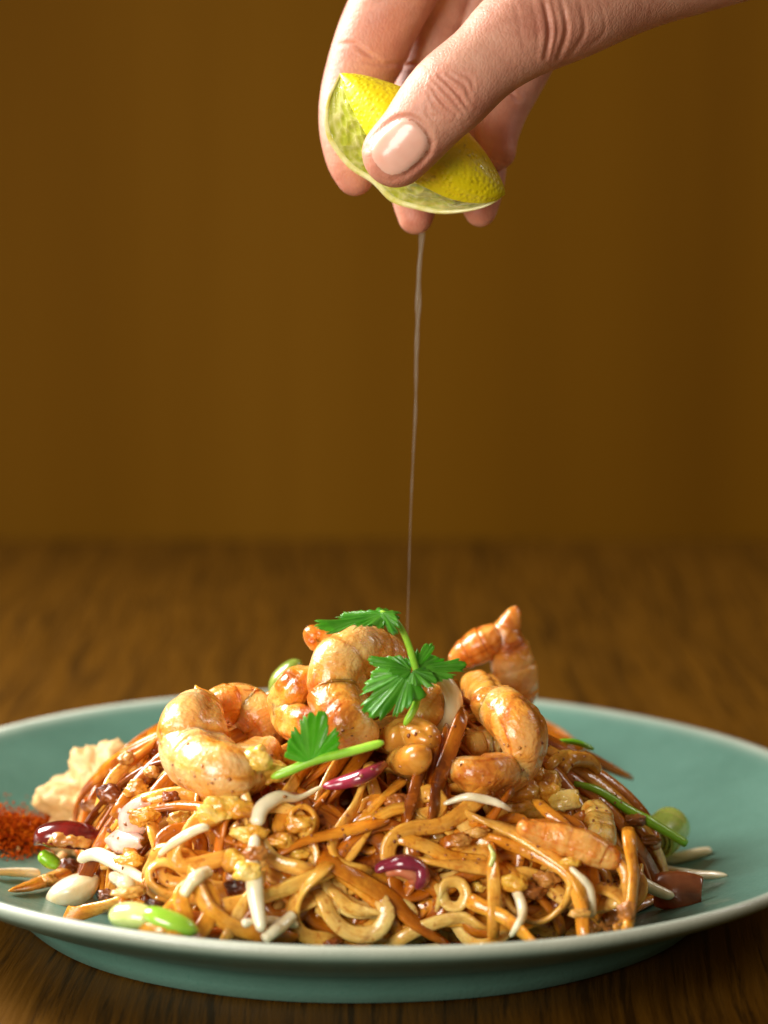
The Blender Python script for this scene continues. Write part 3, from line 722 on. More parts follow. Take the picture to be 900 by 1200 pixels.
# garlic clove / bean / pod
o = tube('garlic_clove', P4([(56, 1064, .14), (66, 1056, .42), (82, 1047, .54), (100, 1038, .46), (116, 1028, .16)], -4.4), M['garlic'], 32, 50, None, .8, lambda t, a: 1 + .022 * np.cos(a * 2 * PI * 9 + t * 3) , None, 6); displaced(o, 4, .04, 1)
tag(o, 'smooth pale cream clove with fine lines, at the near left rim', 'garlic clove')
rebuild()
def DR(rows):
    S_, r_ = drape(rows, 14, .85, 4, .02); return [(*a, b) for a, b in zip(S_, r_)]
o = tube('green_bean', DR([(131, 1073, .14), (142, 1073, .34), (158, 1074, .38), (174, 1077, .30), (181, 1081, .12)]), M['bean'], 20, 30, None, .9, None, None, 5)
tag(o, 'plump pale green bean seed by the near left rim', 'bean')
th = thing('bean_pod', 'bright green pointed pod lying right of the pale green bean', 'pod')
o = tube('pod', DR([(168, 1066, .16), (184, 1074, .30), (204, 1082, .32), (222, 1088, .24), (233, 1090, .08)]), M['pod'], 18, 30, th, .8, None, None, 5)
# scallion, pepper, chives
def tube_open(name, pts, wall, mt, parent=None, k=20, n=20, squash=1, up=None, mt_in=None):
    S = spline(pts, n)
    sec = ring(k, squash)[None] * S[:, 3][:, None, None]; sin_ = ring(k, squash)[None] * (S[:, 3] - wall)[:, None, None]
    upv = None if up is None else np.tile(up, (n, 1))
    V1, F1, _ = sweep(S[:, :3], sec, upv); V2, F2, _ = sweep(S[:, :3], sin_, upv)
    F1 = F1[:-2]; c = len(V1); F = F1 + [[a + c for a in f[::-1]] for f in F2[:-2]]
    for j in range(k):
        j2 = (j + 1) % k
        F.append([j2, j, c + j, c + j2]); e = (n - 1) * k; F.append([e + j, e + j2, c + e + j2, c + e + j])
    return link_mesh(name, np.vstack([V1, V2]), F, mt, parent)
th = thing('scallion', 'yellow-green cut scallion piece on the plate under the chive tip', 'scallion')
for r_, w_ in ((.60, .09), (.43, .08), (.27, .07)):
    tube_open('layer', P4([(768, 986, r_ * .92, -.55), (776, 978, r_, -.1), (786, 968, r_ * .96, .5)], -.6 - r_ * .2), w_, M['scallion'], th, 24, 14)
tube('core', P4([(770, 984, .15, -.5), (786, 968, .18, .5)], -.7), M['egg'], 12, 12, th)
S_, r_ = drape([(672, 918, .10), (700, 926, .15), (735, 948, .17), (760, 962, .19)], 20, .8, 4, .1)
CH = [(*a, b) for a, b in zip(S_, r_)] + [(*at(803, 988, S_[-1][1] + .2), .16)]
o = tube_open('chive', CH, .04, M['chive'], None, 16, 30, .75)
tag(o, 'long bright green chive stalk slanting down right out of the heap', 'chive')
o = tube('chive', P4([(655, 868, .10), (676, 870, .14), (696, 878, .1)], -1.5), M['chive'], 12, 20, None, .6)
tag(o, 'short dark green chive piece behind the heap at the right shoulder', 'chive')
o = tube('chive', P4([(46, 1000, .22), (58, 1008, .3), (70, 1014, .2)], -3.6), M['chive'], 12, 20, None, .7)
tag(o, 'short green chive piece under the dark chili at the left', 'chive')
o = tube('pepper_slice', P4([(320, 826, .18), (324, 800, .42), (340, 782, .40), (354, 776, .2)], -.6), M['pepper'], 16, 30, None, .5)
tag(o, 'olive green pepper slice standing behind the small amber prawn', 'pepper slice')
# onions and chili: curved sheets with thickness
def curved_slice(name, p0, p1, width, bow, thick, mt, parent=None, upv=(0, -1, .4), n=24, m_=10, taper=.6, mt2=None):
    p0, p1 = np.array(p0), np.array(p1); t = p1 - p0; L = np.linalg.norm(t); t = t / L
    up = nrm(np.array(upv, float)); up = nrm(up - t * up.dot(t)); s = np.cross(t, up)
    a = np.linspace(0, 1, n); b = np.linspace(-1, 1, m_)
    A, B = np.meshgrid(a, b, indexing='ij')
    wv = width * (np.sin(PI * np.clip(A * .9 + .05, 0, 1)) ** taper)
    off = bow * np.sin(PI * A) - .45 * width * B ** 2
    C = p0 + t * (A * L)[..., None] + s * (B * wv)[..., None] + up * off[..., None]
    C2 = C - up * thick * (1 - .6 * np.abs(B) ** 3)[..., None]
    V = np.vstack([C.reshape(-1, 3), C2.reshape(-1, 3)]); c = n * m_
    F = []
    for i in range(n - 1):
        for j in range(m_ - 1):
            q = [i * m_ + j, i * m_ + j + 1, (i + 1) * m_ + j + 1, (i + 1) * m_ + j]
            F.append(q); F.append([x + c for x in q[::-1]])
    for i in range(n - 1):
        F.append([i * m_, (i + 1) * m_, (i + 1) * m_ + c, i * m_ + c]); j = m_ - 1
        F.append([i * m_ + j, i * m_ + j + c, (i + 1) * m_ + j + c, (i + 1) * m_ + j])
    for j in range(m_ - 1):
        F.append([j, j + c, j + 1 + c, j + 1]); e = (n - 1) * m_
        F.append([e + j, e + j + 1, e + j + 1 + c, e + j + c])
    return link_mesh(name, V, F, mt, parent)
GO = 'red onion and shallot pieces'
th = thing('shallot_ring', 'glossy purple shallot ring with a reddish inside at the front centre', 'shallot', GO)
tube('skin_layer', lean([(440, 1022, .14), (452, 1014, .22), (474, 1010, .25), (492, 1016, .22), (496, 1030, .22), (488, 1042, .14)], -8.9), M['shallot'], 14, 36, th, .7)
tube('inner_layer', lean([(452, 1024, .10), (470, 1020, .2), (484, 1026, .22), (484, 1038, .12)], -8.7), M['shallot_in'], 14, 30, th, .8)
o = tube('shallot_strip', lean([(378, 922, .12), (402, 917, .24), (430, 908, .26), (452, 894, .14)], -5.4), M['shallot'], 14, 30, None, .7)
tag(o, 'dark red shallot strip lying under the green stem', 'shallot', GO)
th = thing('onion_piece', 'translucent pink onion petal standing at the left of the heap', 'onion', GO)
curved_slice('petal', on_top(143, 985, .15), on_top(166, 942, .3), .42, .15, .09, M['pink'], th)
curved_slice('petal', on_top(122, 984, .15), on_top(162, 986, .3), .34, .15, .09, M['pink'], th)
o = curved_slice('onion_piece', at(203, 1068, -6.8), at(221, 1042, -6.6), .22, .1, .08, M['shallot'])
tag(o, 'small purple onion scrap above the green pod', 'onion', GO)
o = curved_slice('onion_piece', at(766, 1042, -5.2), at(822, 1046, -5.5), .52, .12, .11, M['brownonion'], None, (.25, -1, .35), taper=.12)
tag(o, 'brown translucent onion chunk at the right, in front of the long sprout', 'onion', GO)
th = thing('chili_slice', 'dark red chili slice cut open, seeds showing, at the left', 'chili')
tube('skin', P4([(40, 990, .12), (52, 980, .40), (80, 978, .50), (112, 984, .40), (128, 992, .15)], -3.5), M['chili'], 18, 30, th, .75, None, None, 5)
o = tube('seed_flesh', P4([(52, 988, .08), (66, 982, .28), (88, 984, .30), (106, 990, .1)], -3.85), M['seed'], 16, 26, th, .6, None, None, 4); displaced(o, 3, .12, 3)

# egg, crumbs
rebuild()
GE = 'scrambled egg bits'
eggs = [(262, 942, .42), (280, 948, .36), (250, 955, .34), (292, 975, .36), (276, 1010, .34), (290, 1022, .32), (330, 985, .34), (350, 965, .30), (318, 905, .34), (300, 890, .4), (330, 890, .38),
        (618, 948, .50), (640, 925, .46), (655, 938, .40), (632, 915, .4), (610, 930, .4), (560, 1040, .2), (602, 1035, .26), (350, 1000, .24), (152, 1010, .3), (170, 958, .3), (160, 925, .3), (150, 905, .34), (210, 960, .28), (668, 1010, .22)]
lab_e = ['golden egg curd', 'yellow egg curd', 'browned egg curd']
for i, (x, y, r_) in enumerate(eggs):
    p = hit(x, y, .0) - ray(x, y) * .10
    o = lumpy('egg_piece', p, (r_ * rng.uniform(.9, 1.4), r_ * .7, r_ * rng.uniform(.6, .9)), M['egg'], i + 11, 4, .38, 1.15, 5, fine=.05)
    tag(o, 'yellow crinkled scrambled egg bit ' + ('at the left foot of the heap' if x < 225 else 'left of centre, around the upright white sprout' if x < 450 else 'on the right side, near the slim orange prawn piece'), 'egg', GE)
# larger browned meat / tofu bits
bits = [(130, 930, .35), (110, 945, .3), (148, 890, .3), (178, 905, .26), (200, 935, .22), (128, 1050, .34), (150, 1045, .3), (56, 1030, .28), (80, 1015, .26), (720, 1080, .42), (700, 1085, .34), (735, 1068, .3), (280, 1040, .3),
        (540, 985, .32), (560, 975, .26), (350, 1105, .34), (390, 1106, .3), (620, 1045, .34), (640, 1030, .26), (300, 1000, .26), (180, 1060, .25), (760, 985, .3), (745, 960, .35), (655, 1060, .3), (465, 940, .3), (680, 1070, .25), (605, 1075, .2)]
for i, (x, y, r_) in enumerate(bits):
    p = hit(x, y, .0) - ray(x, y) * .06
    p[2] = max(p[2], plate_z(p[0], p[1]) + r_ * .4)
    o = lumpy('browned_bit', p, (r_ * rng.uniform(.7, 1.2), r_ * .65, r_ * rng.uniform(.4, .8)), M['crumb_dark' if i % 4 == 0 else 'crumb'], i + 71, 4, .4, 1.3, 5, fine=.08)
    tag(o, ('nearly black-brown' if i % 4 == 0 else 'golden brown') + ' saucy crumb stuck among the noodles ' + ('left of the purple shallot ring' if x < 440 else 'right of the purple shallot ring'), 'crumb', 'browned crumbs on the heap')
def scatter_stuff(name, n, place, size, mt, label, cat, sub=1, seed=0):
    base, F0 = ico(sub); VV, FF = [], []; c = 0
    r2 = np.random.default_rng(seed)
    for i in range(n):
        p = place(r2); s = r2.uniform(*size)
        V = base * (1 + r2.uniform(-.35, .35, (len(base), 1))) * s * r2.uniform(.6, 1.3, 3)
        VV.append(V + p); FF += [[a + c for a in f] for f in F0]; c += len(base)
    o = link_mesh(name, np.vstack(VV), FF, mt, smooth=True)
    return tag(o, label, cat, kind='stuff')
def on_heap(r2):
    px, py = r2.uniform(120, 745), 1105 - abs(r2.normal(0, 75))
    p = hit(px, py)
    while p[1] > 2 or p[1] < -9: p = hit(r2.uniform(120, 745), r2.uniform(850, 1105))
    return p
scatter_stuff('sauce_crumbs', 260, on_heap, (.018, .05), M['crumb'], 'fine golden brown crumbs clinging all over the noodle heap', 'crumbs', 2, 5)
scatter_stuff('dark_sauce_crumbs', 70, on_heap, (.02, .05), M['crumb_dark'], 'fine dark red crumbs clinging all over the noodle heap', 'crumbs', 2, 6)
# crushed peanuts pile: back left
PC = at(150, 930, 2.0)
def on_pea(r2):
    x, y = r2.normal(0, .75), r2.normal(0, .9); q = np.array([-6.9 + x * 1.25, 2.0 + y, 0])
    q[2] = plate_z(q[0], q[1]) + max(0, 3.0 * math.exp(-(x * x + y * y) * .8)) * r2.uniform(.3, 1)
    return q
lumpy_p = lumpy('crushed_peanuts', (-7.3, 1.9, 1.7), (1.9, 2.0, 1.9), M['peanut'], 9, 5, .35, 2.2, 4, fine=.1)
tag(lumpy_p, 'crushed pale peanuts heaped at the back left of the noodles', 'peanuts', kind='stuff')
scatter_stuff('crushed_peanut_grains', 420, on_pea, (.07, .2), M['peanut'], 'loose crushed peanut grains round the back left pile', 'peanuts', 1, 8)
def on_pow(r2):
    u = r2.random(); px = 100 - 130 * u; s = .25 + .4 * u
    c = onplate(px, 978 + 4 * math.sin(px * .05)); x = c[0] + r2.normal(0, .25); dy = r2.normal(0, 1.0) * (.45 + .6 * u); y = c[1] + dy
    z = plate_z(x, y); return np.array([x, y, z + abs(r2.normal(0, .3)) * math.exp(-(dy / 1.0) ** 2) * (.5 + u)])
scatter_stuff('chili_powder', 6000, on_pow, (.018, .05), M['powder'], 'bright red ground chili in a strip at the left edge of the plate', 'chili powder', 1, 9)

# ------------------------------------------------------------------ coriander
def leaflet(parent, base, tip, nrm_hint, width, seed, droop=.1, lobes=3):
    r2 = np.random.default_rng(seed)
    base, tip = np.array(base), np.array(tip); d = tip - base; L = np.linalg.norm(d); d = d / L
    up = nrm(np.array(nrm_hint, float)); up = nrm(up - d * up.dot(d)); s = np.cross(d, up)
    na, nr = 161, 12
    th = np.linspace(-1, 1, na)
    lob = np.abs(np.cos(th * PI * lobes / 2)) ** .7
    env = (1 - .30 * np.abs(th) ** 1.6)
    th_w = th + .10 * np.sin(2.2 * th * PI + seed * 1.9) ; lob = 1 - np.sum([np.exp(-((th_w - (2 * q_ / lobes - 1)) / .07) ** 2) for q_ in range(1, lobes)], 0); env = env * (1 + .10 * np.sin(3.1 * th + seed * 2.3))
    saw = np.abs(((th_w * lobes * 2.6 + seed * .37) % 1) - .5) * 2
    rr = env * (.70 + .30 * lob) * (1 - .09 * saw ** 2 - .05 * np.abs(((th_w * lobes * 8.1) % 1) - .5)) * (1 + r2.normal(0, .012, na))
    ang = th * R(84)
    X = rr * np.cos(ang) * L; Yy = rr * np.sin(ang) * width
    V, uv = [], []
    for k in range(nr + 1):
        f = k / nr
        x = X * f; y = Yy * f
        z = -droop * L * (x / L) ** 2 + .045 * L * f * np.cos(th * PI * lobes) * f - .18 * np.abs(y) ** 1.5 / max(width, .1) + .03 * L * np.sin(5 * x / L + seed) * f + .05 * L * np.sin(11 * th + seed * 2) * f ** 2 + .022 * L * np.sin(37 * th + seed) * f ** 3
        V.append(base + x[:, None] * d + y[:, None] * s + z[:, None] * up)
        uv.append(np.stack([(th + 1) / 2, np.full(na, f)], 1))
    V = np.vstack(V); uv = np.vstack(uv); F = []
    for k in range(nr):
        for j in range(na - 1):
            a = k * na + j; F.append([a, a + 1, a + na + 1, a + na] if k else [a, a + na + 1, a + na])
    o = link_mesh('leaflet', V, F, M['leaf'], parent, uv=uv)
    so = o.modifiers.new('thickness', 'SOLIDIFY'); so.thickness = .009 * CM; so.offset = 0
    return o
th = thing('coriander_sprig', 'upper coriander sprig, its thin stem arching over the tall prawn', 'coriander', 'coriander garnish')
rebuild()
def front_y(pts):
    ys = [hit_y(x, y) for x, y in pts]; return min([y for y in ys if y is not None] or [-4])
YS = front_y([(484, 772), (490, 800), (487, 826), (474, 850), (430, 830), (440, 800), (510, 790)]) - .35
tube('stem', P4([(446, 716, .06), (462, 726, .075), (474, 744, .085), (484, 772, .09), (490, 800, .095), (487, 826, .10), (474, 850, .10)], YS), M['stem'], 10, 40, th)
c1 = at(450, 718, YS)
leaflet(th, at(452, 720, YS), at(372, 730, YS - .3), (0, -.35, 1), .55, 1, .05, 5)
leaflet(th, at(448, 720, YS + .1), at(396, 716, YS + .7), (0, -.3, 1), .6, 2, .05, 3)
leaflet(th, at(446, 716, YS), at(468, 714, YS + .3), (0, -.4, 1), .4, 3, .2, 3)
leaflet(th, at(448, 718, YS - .1), at(462, 744, YS - .5), (-.3, -1, .2), .35, 4, .1, 3)
c2 = at(484, 784, YS)
leaflet(th, at(480, 786, YS - .1), at(424, 846, YS - .5), (-.25, -1, .45), .92, 5, .05, 3)
leaflet(th, at(482, 786, YS - .1), at(436, 770, YS - .1), (0, -.8, 1), .45, 6, .1, 3)
leaflet(th, at(484, 786, YS - .15), at(508, 806, YS - .6), (.2, -1, .7), .45, 7, .1, 3)
leaflet(th, at(486, 786, YS), at(546, 768, YS + .1), (.1, -.75, 1), .55, 8, .25, 3)
leaflet(th, at(488, 784, YS), at(506, 756, YS + .3), (.3, -1, .3), .38, 9, .1, 3)
leaflet(th, at(486, 780, YS), at(478, 762, YS + .5), (0, -1, .4), .25, 10, .1, 3)
th = thing('coriander_sprig', 'lower coriander sprig with one bright leaf and thick stem ending at the cashew', 'coriander', 'coriander garnish')
YB = front_y([(330, 908), (360, 894), (412, 880), (440, 873), (360, 860), (375, 850)]) - .25
tube('stem', P4([(318, 911, .11), (340, 903, .12), (366, 892, .12), (410, 881, .115), (450, 870, .11)], YB), M['stem'], 12, 30, th)
leaflet(th, at(364, 896, YB - .1), at(366, 834, YB - .1), (.1, -1, .25), .95, 11, .05, 3)

# ------------------------------------------------------------------ lime wedge
LA, LB = at(398, 86, -1.6), at(592, 228, -1.9)
def lime():
    th = thing('lime_wedge', 'squeezed yellow lime wedge pinched between thumb and fingers above the plate', 'lime')
    U = nrm(LB - LA); L = np.linalg.norm(LB - LA); Nn = nrm(np.array([.6, 0, .8]) - U * np.dot([.6, 0, .8], U)); Dp = nrm(np.cross(Nn, U))
    if Dp[1] < 0: Dp = -Dp                                 # away from the camera
    # section, (n, depth): A front lip ... over the top ... B rear lip
    sec = spline([(-1.12, -1.08, 0), (-.55, -1.40, 0), (.15, -1.25, 0), (.72, -.55, 0), (.82, .2, 0), (.45, .95, 0), (-.4, 1.3, 0), (-1.3, 1.15, 0), (-1.90, .62, 0)], 44)[:, :2]
    t = np.linspace(-1, 1, 72); jj = np.arange(44)
    pl, ql = np.interp(jj, [0, 20, 43], [1.7, 1.7, 3.6]), np.interp(jj, [0, 20, 43], [.95, .80, .5]); pr_, qr = np.interp(jj, [0, 20, 43], [2.6, 1.9, 2.0]), np.interp(jj, [0, 20, 43], [.6, .78, .66])
    at_ = np.abs(t)[:, None]; SJ = np.where(t[:, None] < 0, (1 - at_ ** pl) ** ql, (1 - at_ ** pr_) ** qr); s = .5 * (SJ[:, 0] + SJ[:, 43])
    wob = 1 + .02 * np.sin(7 * t) + .015 * np.sin(13 * t)
    def P(n_, d_, tt): return (LA + LB) / 2 + U * (tt * L / 2)[..., None] + Nn * n_[..., None] + Dp * d_[..., None]
    A = sec[None, :, :] * (SJ * wob[:, None])[..., None]
    # inner skin of the pith, moved in towards the middle of the section
    cen = sec.mean(0); inn = sec + nrm(cen - sec) * .16
    Bm = inn[None] * (SJ * wob[:, None])[..., None]
    tt = np.repeat(t[:, None], 44, 1)
    Vo = P(A[..., 0], A[..., 1], tt); Vi = P(Bm[..., 0], Bm[..., 1], tt * .975)
    def grid(n, k): i = np.arange(n - 1)[:, None] * k; j = np.arange(k - 1)[None]; return np.stack([i + j, i + j + 1, i + k + j + 1, i + k + j], -1).reshape(-1, 4).tolist()
    link_mesh('peel', Vo.reshape(-1, 3), grid(72, 44), M['peel'], th)
    # pith: rim strips along both lips + the inner skin, a rounded band
    def strip(j, sgn):
        q = []
        a = A[:, j]; b = Bm[:, j]; m_ = (a + b) / 2
        out = (sec[j] - sec[j - sgn * 1]); out = out / (np.linalg.norm(out) + 1e-9)
        out = nrm(sec[j] - sec[(j + 2) if j == 0 else (j - 2)])
        rows = [a, a * .7 + b * .3 + out * .03 * s[:, None], m_ + out * .045 * s[:, None], a * .25 + b * .75 + out * .02 * s[:, None], b, b - out * .15 * s[:, None]]
        G_ = np.stack(rows, 1); V = P(G_[..., 0], G_[..., 1], np.repeat(t[:, None], 6, 1) * np.linspace(1, .98, 6)[None])
        return V.reshape(-1, 3)
    V1, V2 = strip(0, -1), strip(43, 1); F = grid(72, 6); c = len(V1)
    link_mesh('pith', np.vstack([V1, V2, Vi.reshape(-1, 3)]), F + [[a + c for a in f[::-1]] for f in F] + [[a + 2 * c for a in f[::-1]] for f in grid(72, 44)], M['pith'], th)
    # pulp: bulging surface between inner lips
    k = 40; b = np.linspace(0, 1, k)[None, :, None]
    a0 = Bm[:, 0][:, None]; a1 = Bm[:, -1][:, None]
    face = a0 * (1 - b) + a1 * b
    outn = np.array([-.75, -.66]); r3 = np.random.default_rng(3)
    hgt = (-.14 * np.sin(PI * b[..., 0]) ** .7) * s[:, None] + .02 * np.sin(t[:, None] * 38 + b[..., 0] * 3) * s[:, None] * np.sin(PI * b[..., 0])
    for _ in range(70):
        ct, cb, am = r3.uniform(-.9, .9), r3.random(), r3.uniform(-.05, .08)
        hgt = hgt + am * np.exp(-((t[:, None] - ct) / .05) ** 2 - ((b[..., 0] - cb) / .16) ** 2) * s[:, None]
    face = face + outn * hgt[..., None]
    V = P(face[..., 0], face[..., 1], np.repeat(t[:, None], k, 1) * .975)
    uv = np.stack([np.repeat(t[:, None], k, 1) * .5 + .5, np.repeat(b[0, :, 0][None], 72, 0)], -1).reshape(-1, 2)
    link_mesh('pulp', V.reshape(-1, 3), grid(72, k), M['pulp'], th, uv=uv)
    return th
lime()

# juice
def stream(rows, Y, label):
    o = tube('juice_stream', P4(rows, Y), M['juice'], 10, 80, None, 1, lambda t, a: 1 + .3 * np.sin(t * 60) * np.sin(t * 17 + 1) + 0 * a)
    return tag(o, label, 'juice')
stream([(495, 256, .08), (494, 282, .075), (491, 320, .055), (490, 360, .07), (488, 420, .045), (487, 480, .035), (484, 540, .024), (481, 610, .017), (479, 680, .013), (477, 748, .012), (476, 772, .012)], .55, 'thin stream of clear lime juice falling from the wedge to the prawns')

# ------------------------------------------------------------------ hand (one continuous surface from a distance field)
def hand():
    h = .047
    J = lambda px, py, Y, r_: (at(px, py, Y), r_)
    chains = [
        [J(464, 180, -3.95, .86), J(486, 156, -4.05, .91), J(506, 131, -4.1, .99), J(529, 107, -4.1, 1.06), J(569, 71, -3.9, 1.03), J(612, 36, -3.5, 1.22), J(668, 10, -2.8, 1.30), J(745, -30, -1.8, 1.45), J(830, -75, -.8, 1.9), J(960, -130, 0, 2.3), J(1120, -190, .6, 2.5)],
        [J(416, 208, .25, .50), J(412, 186, .35, .68), J(409, 150, .7, .80), J(413, 110, 1.1, .86), J(432, 62, 1.5, 1.02), J(452, 15, 1.6, 1.06), J(500, -70, 1.3, 1.12), J(560, -140, .8, 1.25)],
        [J(487, 254, .6, .48), J(487, 232, .8, .64), J(486, 195, 1.3, .78), J(491, 140, 2.2, .80), J(507, 60, 3.0, .88), J(532, -40, 2.7, .95), J(600, -140, 1.6, 1.3)],
        [J(563, 247, .9, .44), J(562, 228, 1.1, .60), J(562, 190, 1.6, .74), J(556, 130, 2.4, .82), J(552, 50, 3.2, .92), J(575, -40, 3.0, .98), J(650, -130, 2.0, 1.25)],
        [J(584, 178, .9, .48), J(582, 160, 1.1, .58), J(590, 128, 1.5, .66), J(606, 94, 1.9, .72), J(632, 40, 2.2, .78), J(655, -20, 2.3, .9), J(705, -105, 1.8, 1.2)],
        [J(560, -140, .8, 1.25), J(700, -130, .3, 1.6), J(850, -130, .2, 2.1)], [J(600, -140, 1.6, 1.3), J(740, -140, 1.2, 1.6), J(870, -140, .6, 2.1)],
        [J(650, -130, 2.0, 1.25), J(760, -120, 1.6, 1.5), J(880, -130, .8, 2.1)], [J(705, -105, 1.8, 1.2), J(790, -90, 1.4, 1.4), J(880, -110, .8, 2.0)],
        [J(650, -20, -2.4, 1.0), J(600, -90, -.8, 1.2), J(560, -140, .8, 1.2)], [J(700, -20, -1.6, 1.1), J(680, -80, .2, 1.3), J(660, -120, 1.4, 1.3)],
    ]
    allp = np.array([p for c in chains for p, _ in c])
    lo = allp.min(0) - 1.6; hi = allp.max(0) + 1.6
    lo[0] = at(335, 0, 0)[0]; hi[0] = min(hi[0], at(1040, 0, 0)[0])
    ax = [np.arange(lo[k], hi[k], h) for k in range(3)]
    D = np.full([len(a) for a in ax], 9.0, np.float32)
    def cone(dst, a, ra, b, rb, k):
        m0 = np.minimum(a - ra, b - rb) - .7; m1 = np.maximum(a + ra, b + rb) + .7
        sl = tuple(slice(max(0, int((m0[i] - lo[i]) / h)), min(len(ax[i]), int((m1[i] - lo[i]) / h) + 2)) for i in range(3))
        if any(s_.stop <= s_.start for s_ in sl): return
        X, Y, Z = np.meshgrid(ax[0][sl[0]], ax[1][sl[1]], ax[2][sl[2]], indexing='ij', sparse=True)
        ba = b - a; l2 = ba.dot(ba)
        t = np.clip(((X - a[0]) * ba[0] + (Y - a[1]) * ba[1] + (Z - a[2]) * ba[2]) / l2, 0, 1)
        d = np.sqrt((X - a[0] - t * ba[0]) ** 2 + (Y - a[1] - t * ba[1]) ** 2 + (Z - a[2] - t * ba[2]) ** 2) - (ra + (rb - ra) * (t * t * (3 - 2 * t)))
        o = dst[sl]; hh = np.clip(.5 + .5 * (o - d) / k, 0, 1)
        dst[sl] = (o * (1 - hh) + d * hh - k * hh * (1 - hh)).astype(np.float32)
    for ci, c in enumerate(chains):
        S = spline([(*p, r_) for p, r_ in c], 6 * len(c))
        tmp = np.full(D.shape, 9.0, np.float32) if ci < 5 else D
        for i in range(len(S) - 1): cone(tmp, S[i, :3], S[i, 3], S[i + 1, :3], S[i + 1, 3], .05)
        if ci < 5:
            # fingers touch but stay separate; the join is only softened near the palm
            Zc = ax[2][None, None, :]; zc0 = at(500, -60, 0)[2]
            k = .04 + .5 * np.clip((Zc - zc0) / 3.0, 0, 1)
            hh = np.clip(.5 + .5 * (D - tmp) / k, 0, 1); D = (D * (1 - hh) + tmp * hh - k * hh * (1 - hh)).astype(np.float32)
    X, Y, Z = np.meshgrid(*ax, indexing='ij', sparse=True)
    # creases, defined as curves on the skin; only the side they lie on
    def crease(pts, Y0, depth, width, yr=(-9, 9)):
        P = np.array([at(x, y, Y0) for x, y in pts]); P = spline(P, 14)
        m0 = P.min(0) - .4; m1 = P.max(0) + .4
        sx = slice(max(0, int((m0[0] - lo[0]) / h)), int((m1[0] - lo[0]) / h) + 2); sz = slice(max(0, int((m0[2] - lo[2]) / h)), int((m1[2] - lo[2]) / h) + 2)
        sy = slice(max(0, int((yr[0] - lo[1]) / h)), max(0, int((yr[1] - lo[1]) / h)))
        xs = ax[0][sx][:, None]; zs = ax[2][sz][None, :]
        best = np.full((xs.shape[0], zs.shape[1]), 9.0); tp = np.zeros_like(best)
        for i in range(len(P) - 1):
            a, b = P[i, [0, 2]], P[i + 1, [0, 2]]; ba = b - a
            t = np.clip(((xs - a[0]) * ba[0] + (zs - a[1]) * ba[1]) / ba.dot(ba), 0, 1)
            d = np.hypot(xs - a[0] - t * ba[0], zs - a[1] - t * ba[1]); q = (i + t) / (len(P) - 1)
            tp = np.where(d < best, q, tp); best = np.minimum(best, d)
        g = depth * np.exp(-(best / width) ** 2) * np.sin(PI * np.clip(tp, .04, .96)) ** .6
        g2 = -.2 * depth * np.exp(-((best - width * 2) / (width * 1.2)) ** 2)
        D[sx, sy, sz] += (g + g2)[:, None, :].astype(np.float32)
    fr = (-9, -3.2)
    # thumb knuckle: arcs across the joint
    for k_, (dx, dep) in enumerate([(-26, .03), (-17, .05), (-9, .065), (-2, .05), (6, .07), (14, .045), (23, .035)]):
        bx, by = 528 + dx * .76, 112 - dx * .64
        q_ = 1 - abs(dx) / 42; cv = dx * .35
        crease([(bx - 19 * q_ - 2, by - 20 * q_ - 2), (bx + cv * .76 + 1.5 * math.sin(k_ * 9), by - cv * .64), (bx + 18 * q_, by + 22 * q_)], -4.6, dep, .045, fr)
    # back of the thumb root: long folds
    for x, dep, wd in [(638, .10, .06), (659, .065, .06), (624, .02, .05), (681, .035, .06), (706, .018, .05), (648, .025, .04), (604, .018, .05)]:
        crease([(x - 2, 2), (x + 4, 36), (x - (x - 655) * .25 - 4, 70 - abs(x - 650) * .25)], -4, dep, wd, (-9, -1.2))
    crease([(398, 52), (415, 52), (432, 64), (446, 72)], 1, .06, .06, (-2, 1.6))
    crease([(428, 72), (450, 76), (478, 72)], 1, .05, .06, (-2, 1.6))
    crease([(470, 78), (488, 76), (504, 82)], 2, .07, .06, (-2, 2.9))
    crease([(578, 104), (592, 106), (606, 118)], 2, .07, .06, (-2, 2.6))
    crease([(430, 8), (460, 2), (500, 10)], 1, .03, .08, (-2, 1.6))
    nc = []
    for q in np.linspace(-2.35, 2.35, 15):
        e = np.sign(math.cos(q)) * abs(math.cos(q)) ** .75, np.sign(math.sin(q)) * abs(math.sin(q)) ** .75
        al, ac = e[0] * 38, e[1] * 30; nc.append((468 + .76 * al + .65 * ac, 173 - .65 * al + .76 * ac))
    crease(nc, -4.8, .07, .07, (-9, -3.4))
    # surface nets
    s_ = D < 0
    cs = [s_[a:s_.shape[0] - 1 + a, b:s_.shape[1] - 1 + b, c:s_.shape[2] - 1 + c] for a in (0, 1) for b in (0, 1) for c in (0, 1)]
    su = sum(x.astype(np.int8) for x in cs); act = (su > 0) & (su < 8)
    idx = np.argwhere(act); vid = np.full(act.shape, -1, np.int64); vid[act] = np.arange(len(idx))
    acc = np.zeros((len(idx), 3)); cntv = np.zeros(len(idx))
    cor = [(a, b, c) for a in (0, 1) for b in (0, 1) for c in (0, 1)]
    val = {c: D[idx[:, 0] + c[0], idx[:, 1] + c[1], idx[:, 2] + c[2]] for c in cor}
    for c in cor:
        for k in range(3):
            if c[k] == 0:
                e = list(c); e[k] = 1; e = tuple(e); v0, v1 = val[c], val[e]; m_ = (v0 < 0) != (v1 < 0)
                t = np.where(m_, v0 / np.where(v0 == v1, 1, v0 - v1), 0)
                p_ = np.array(c, float)[None] + np.zeros((len(idx), 3)); p_[:, k] += t
                acc[m_] += p_[m_]; cntv += m_
    V = (idx + acc / cntv[:, None]) * h + lo
    Fq = []
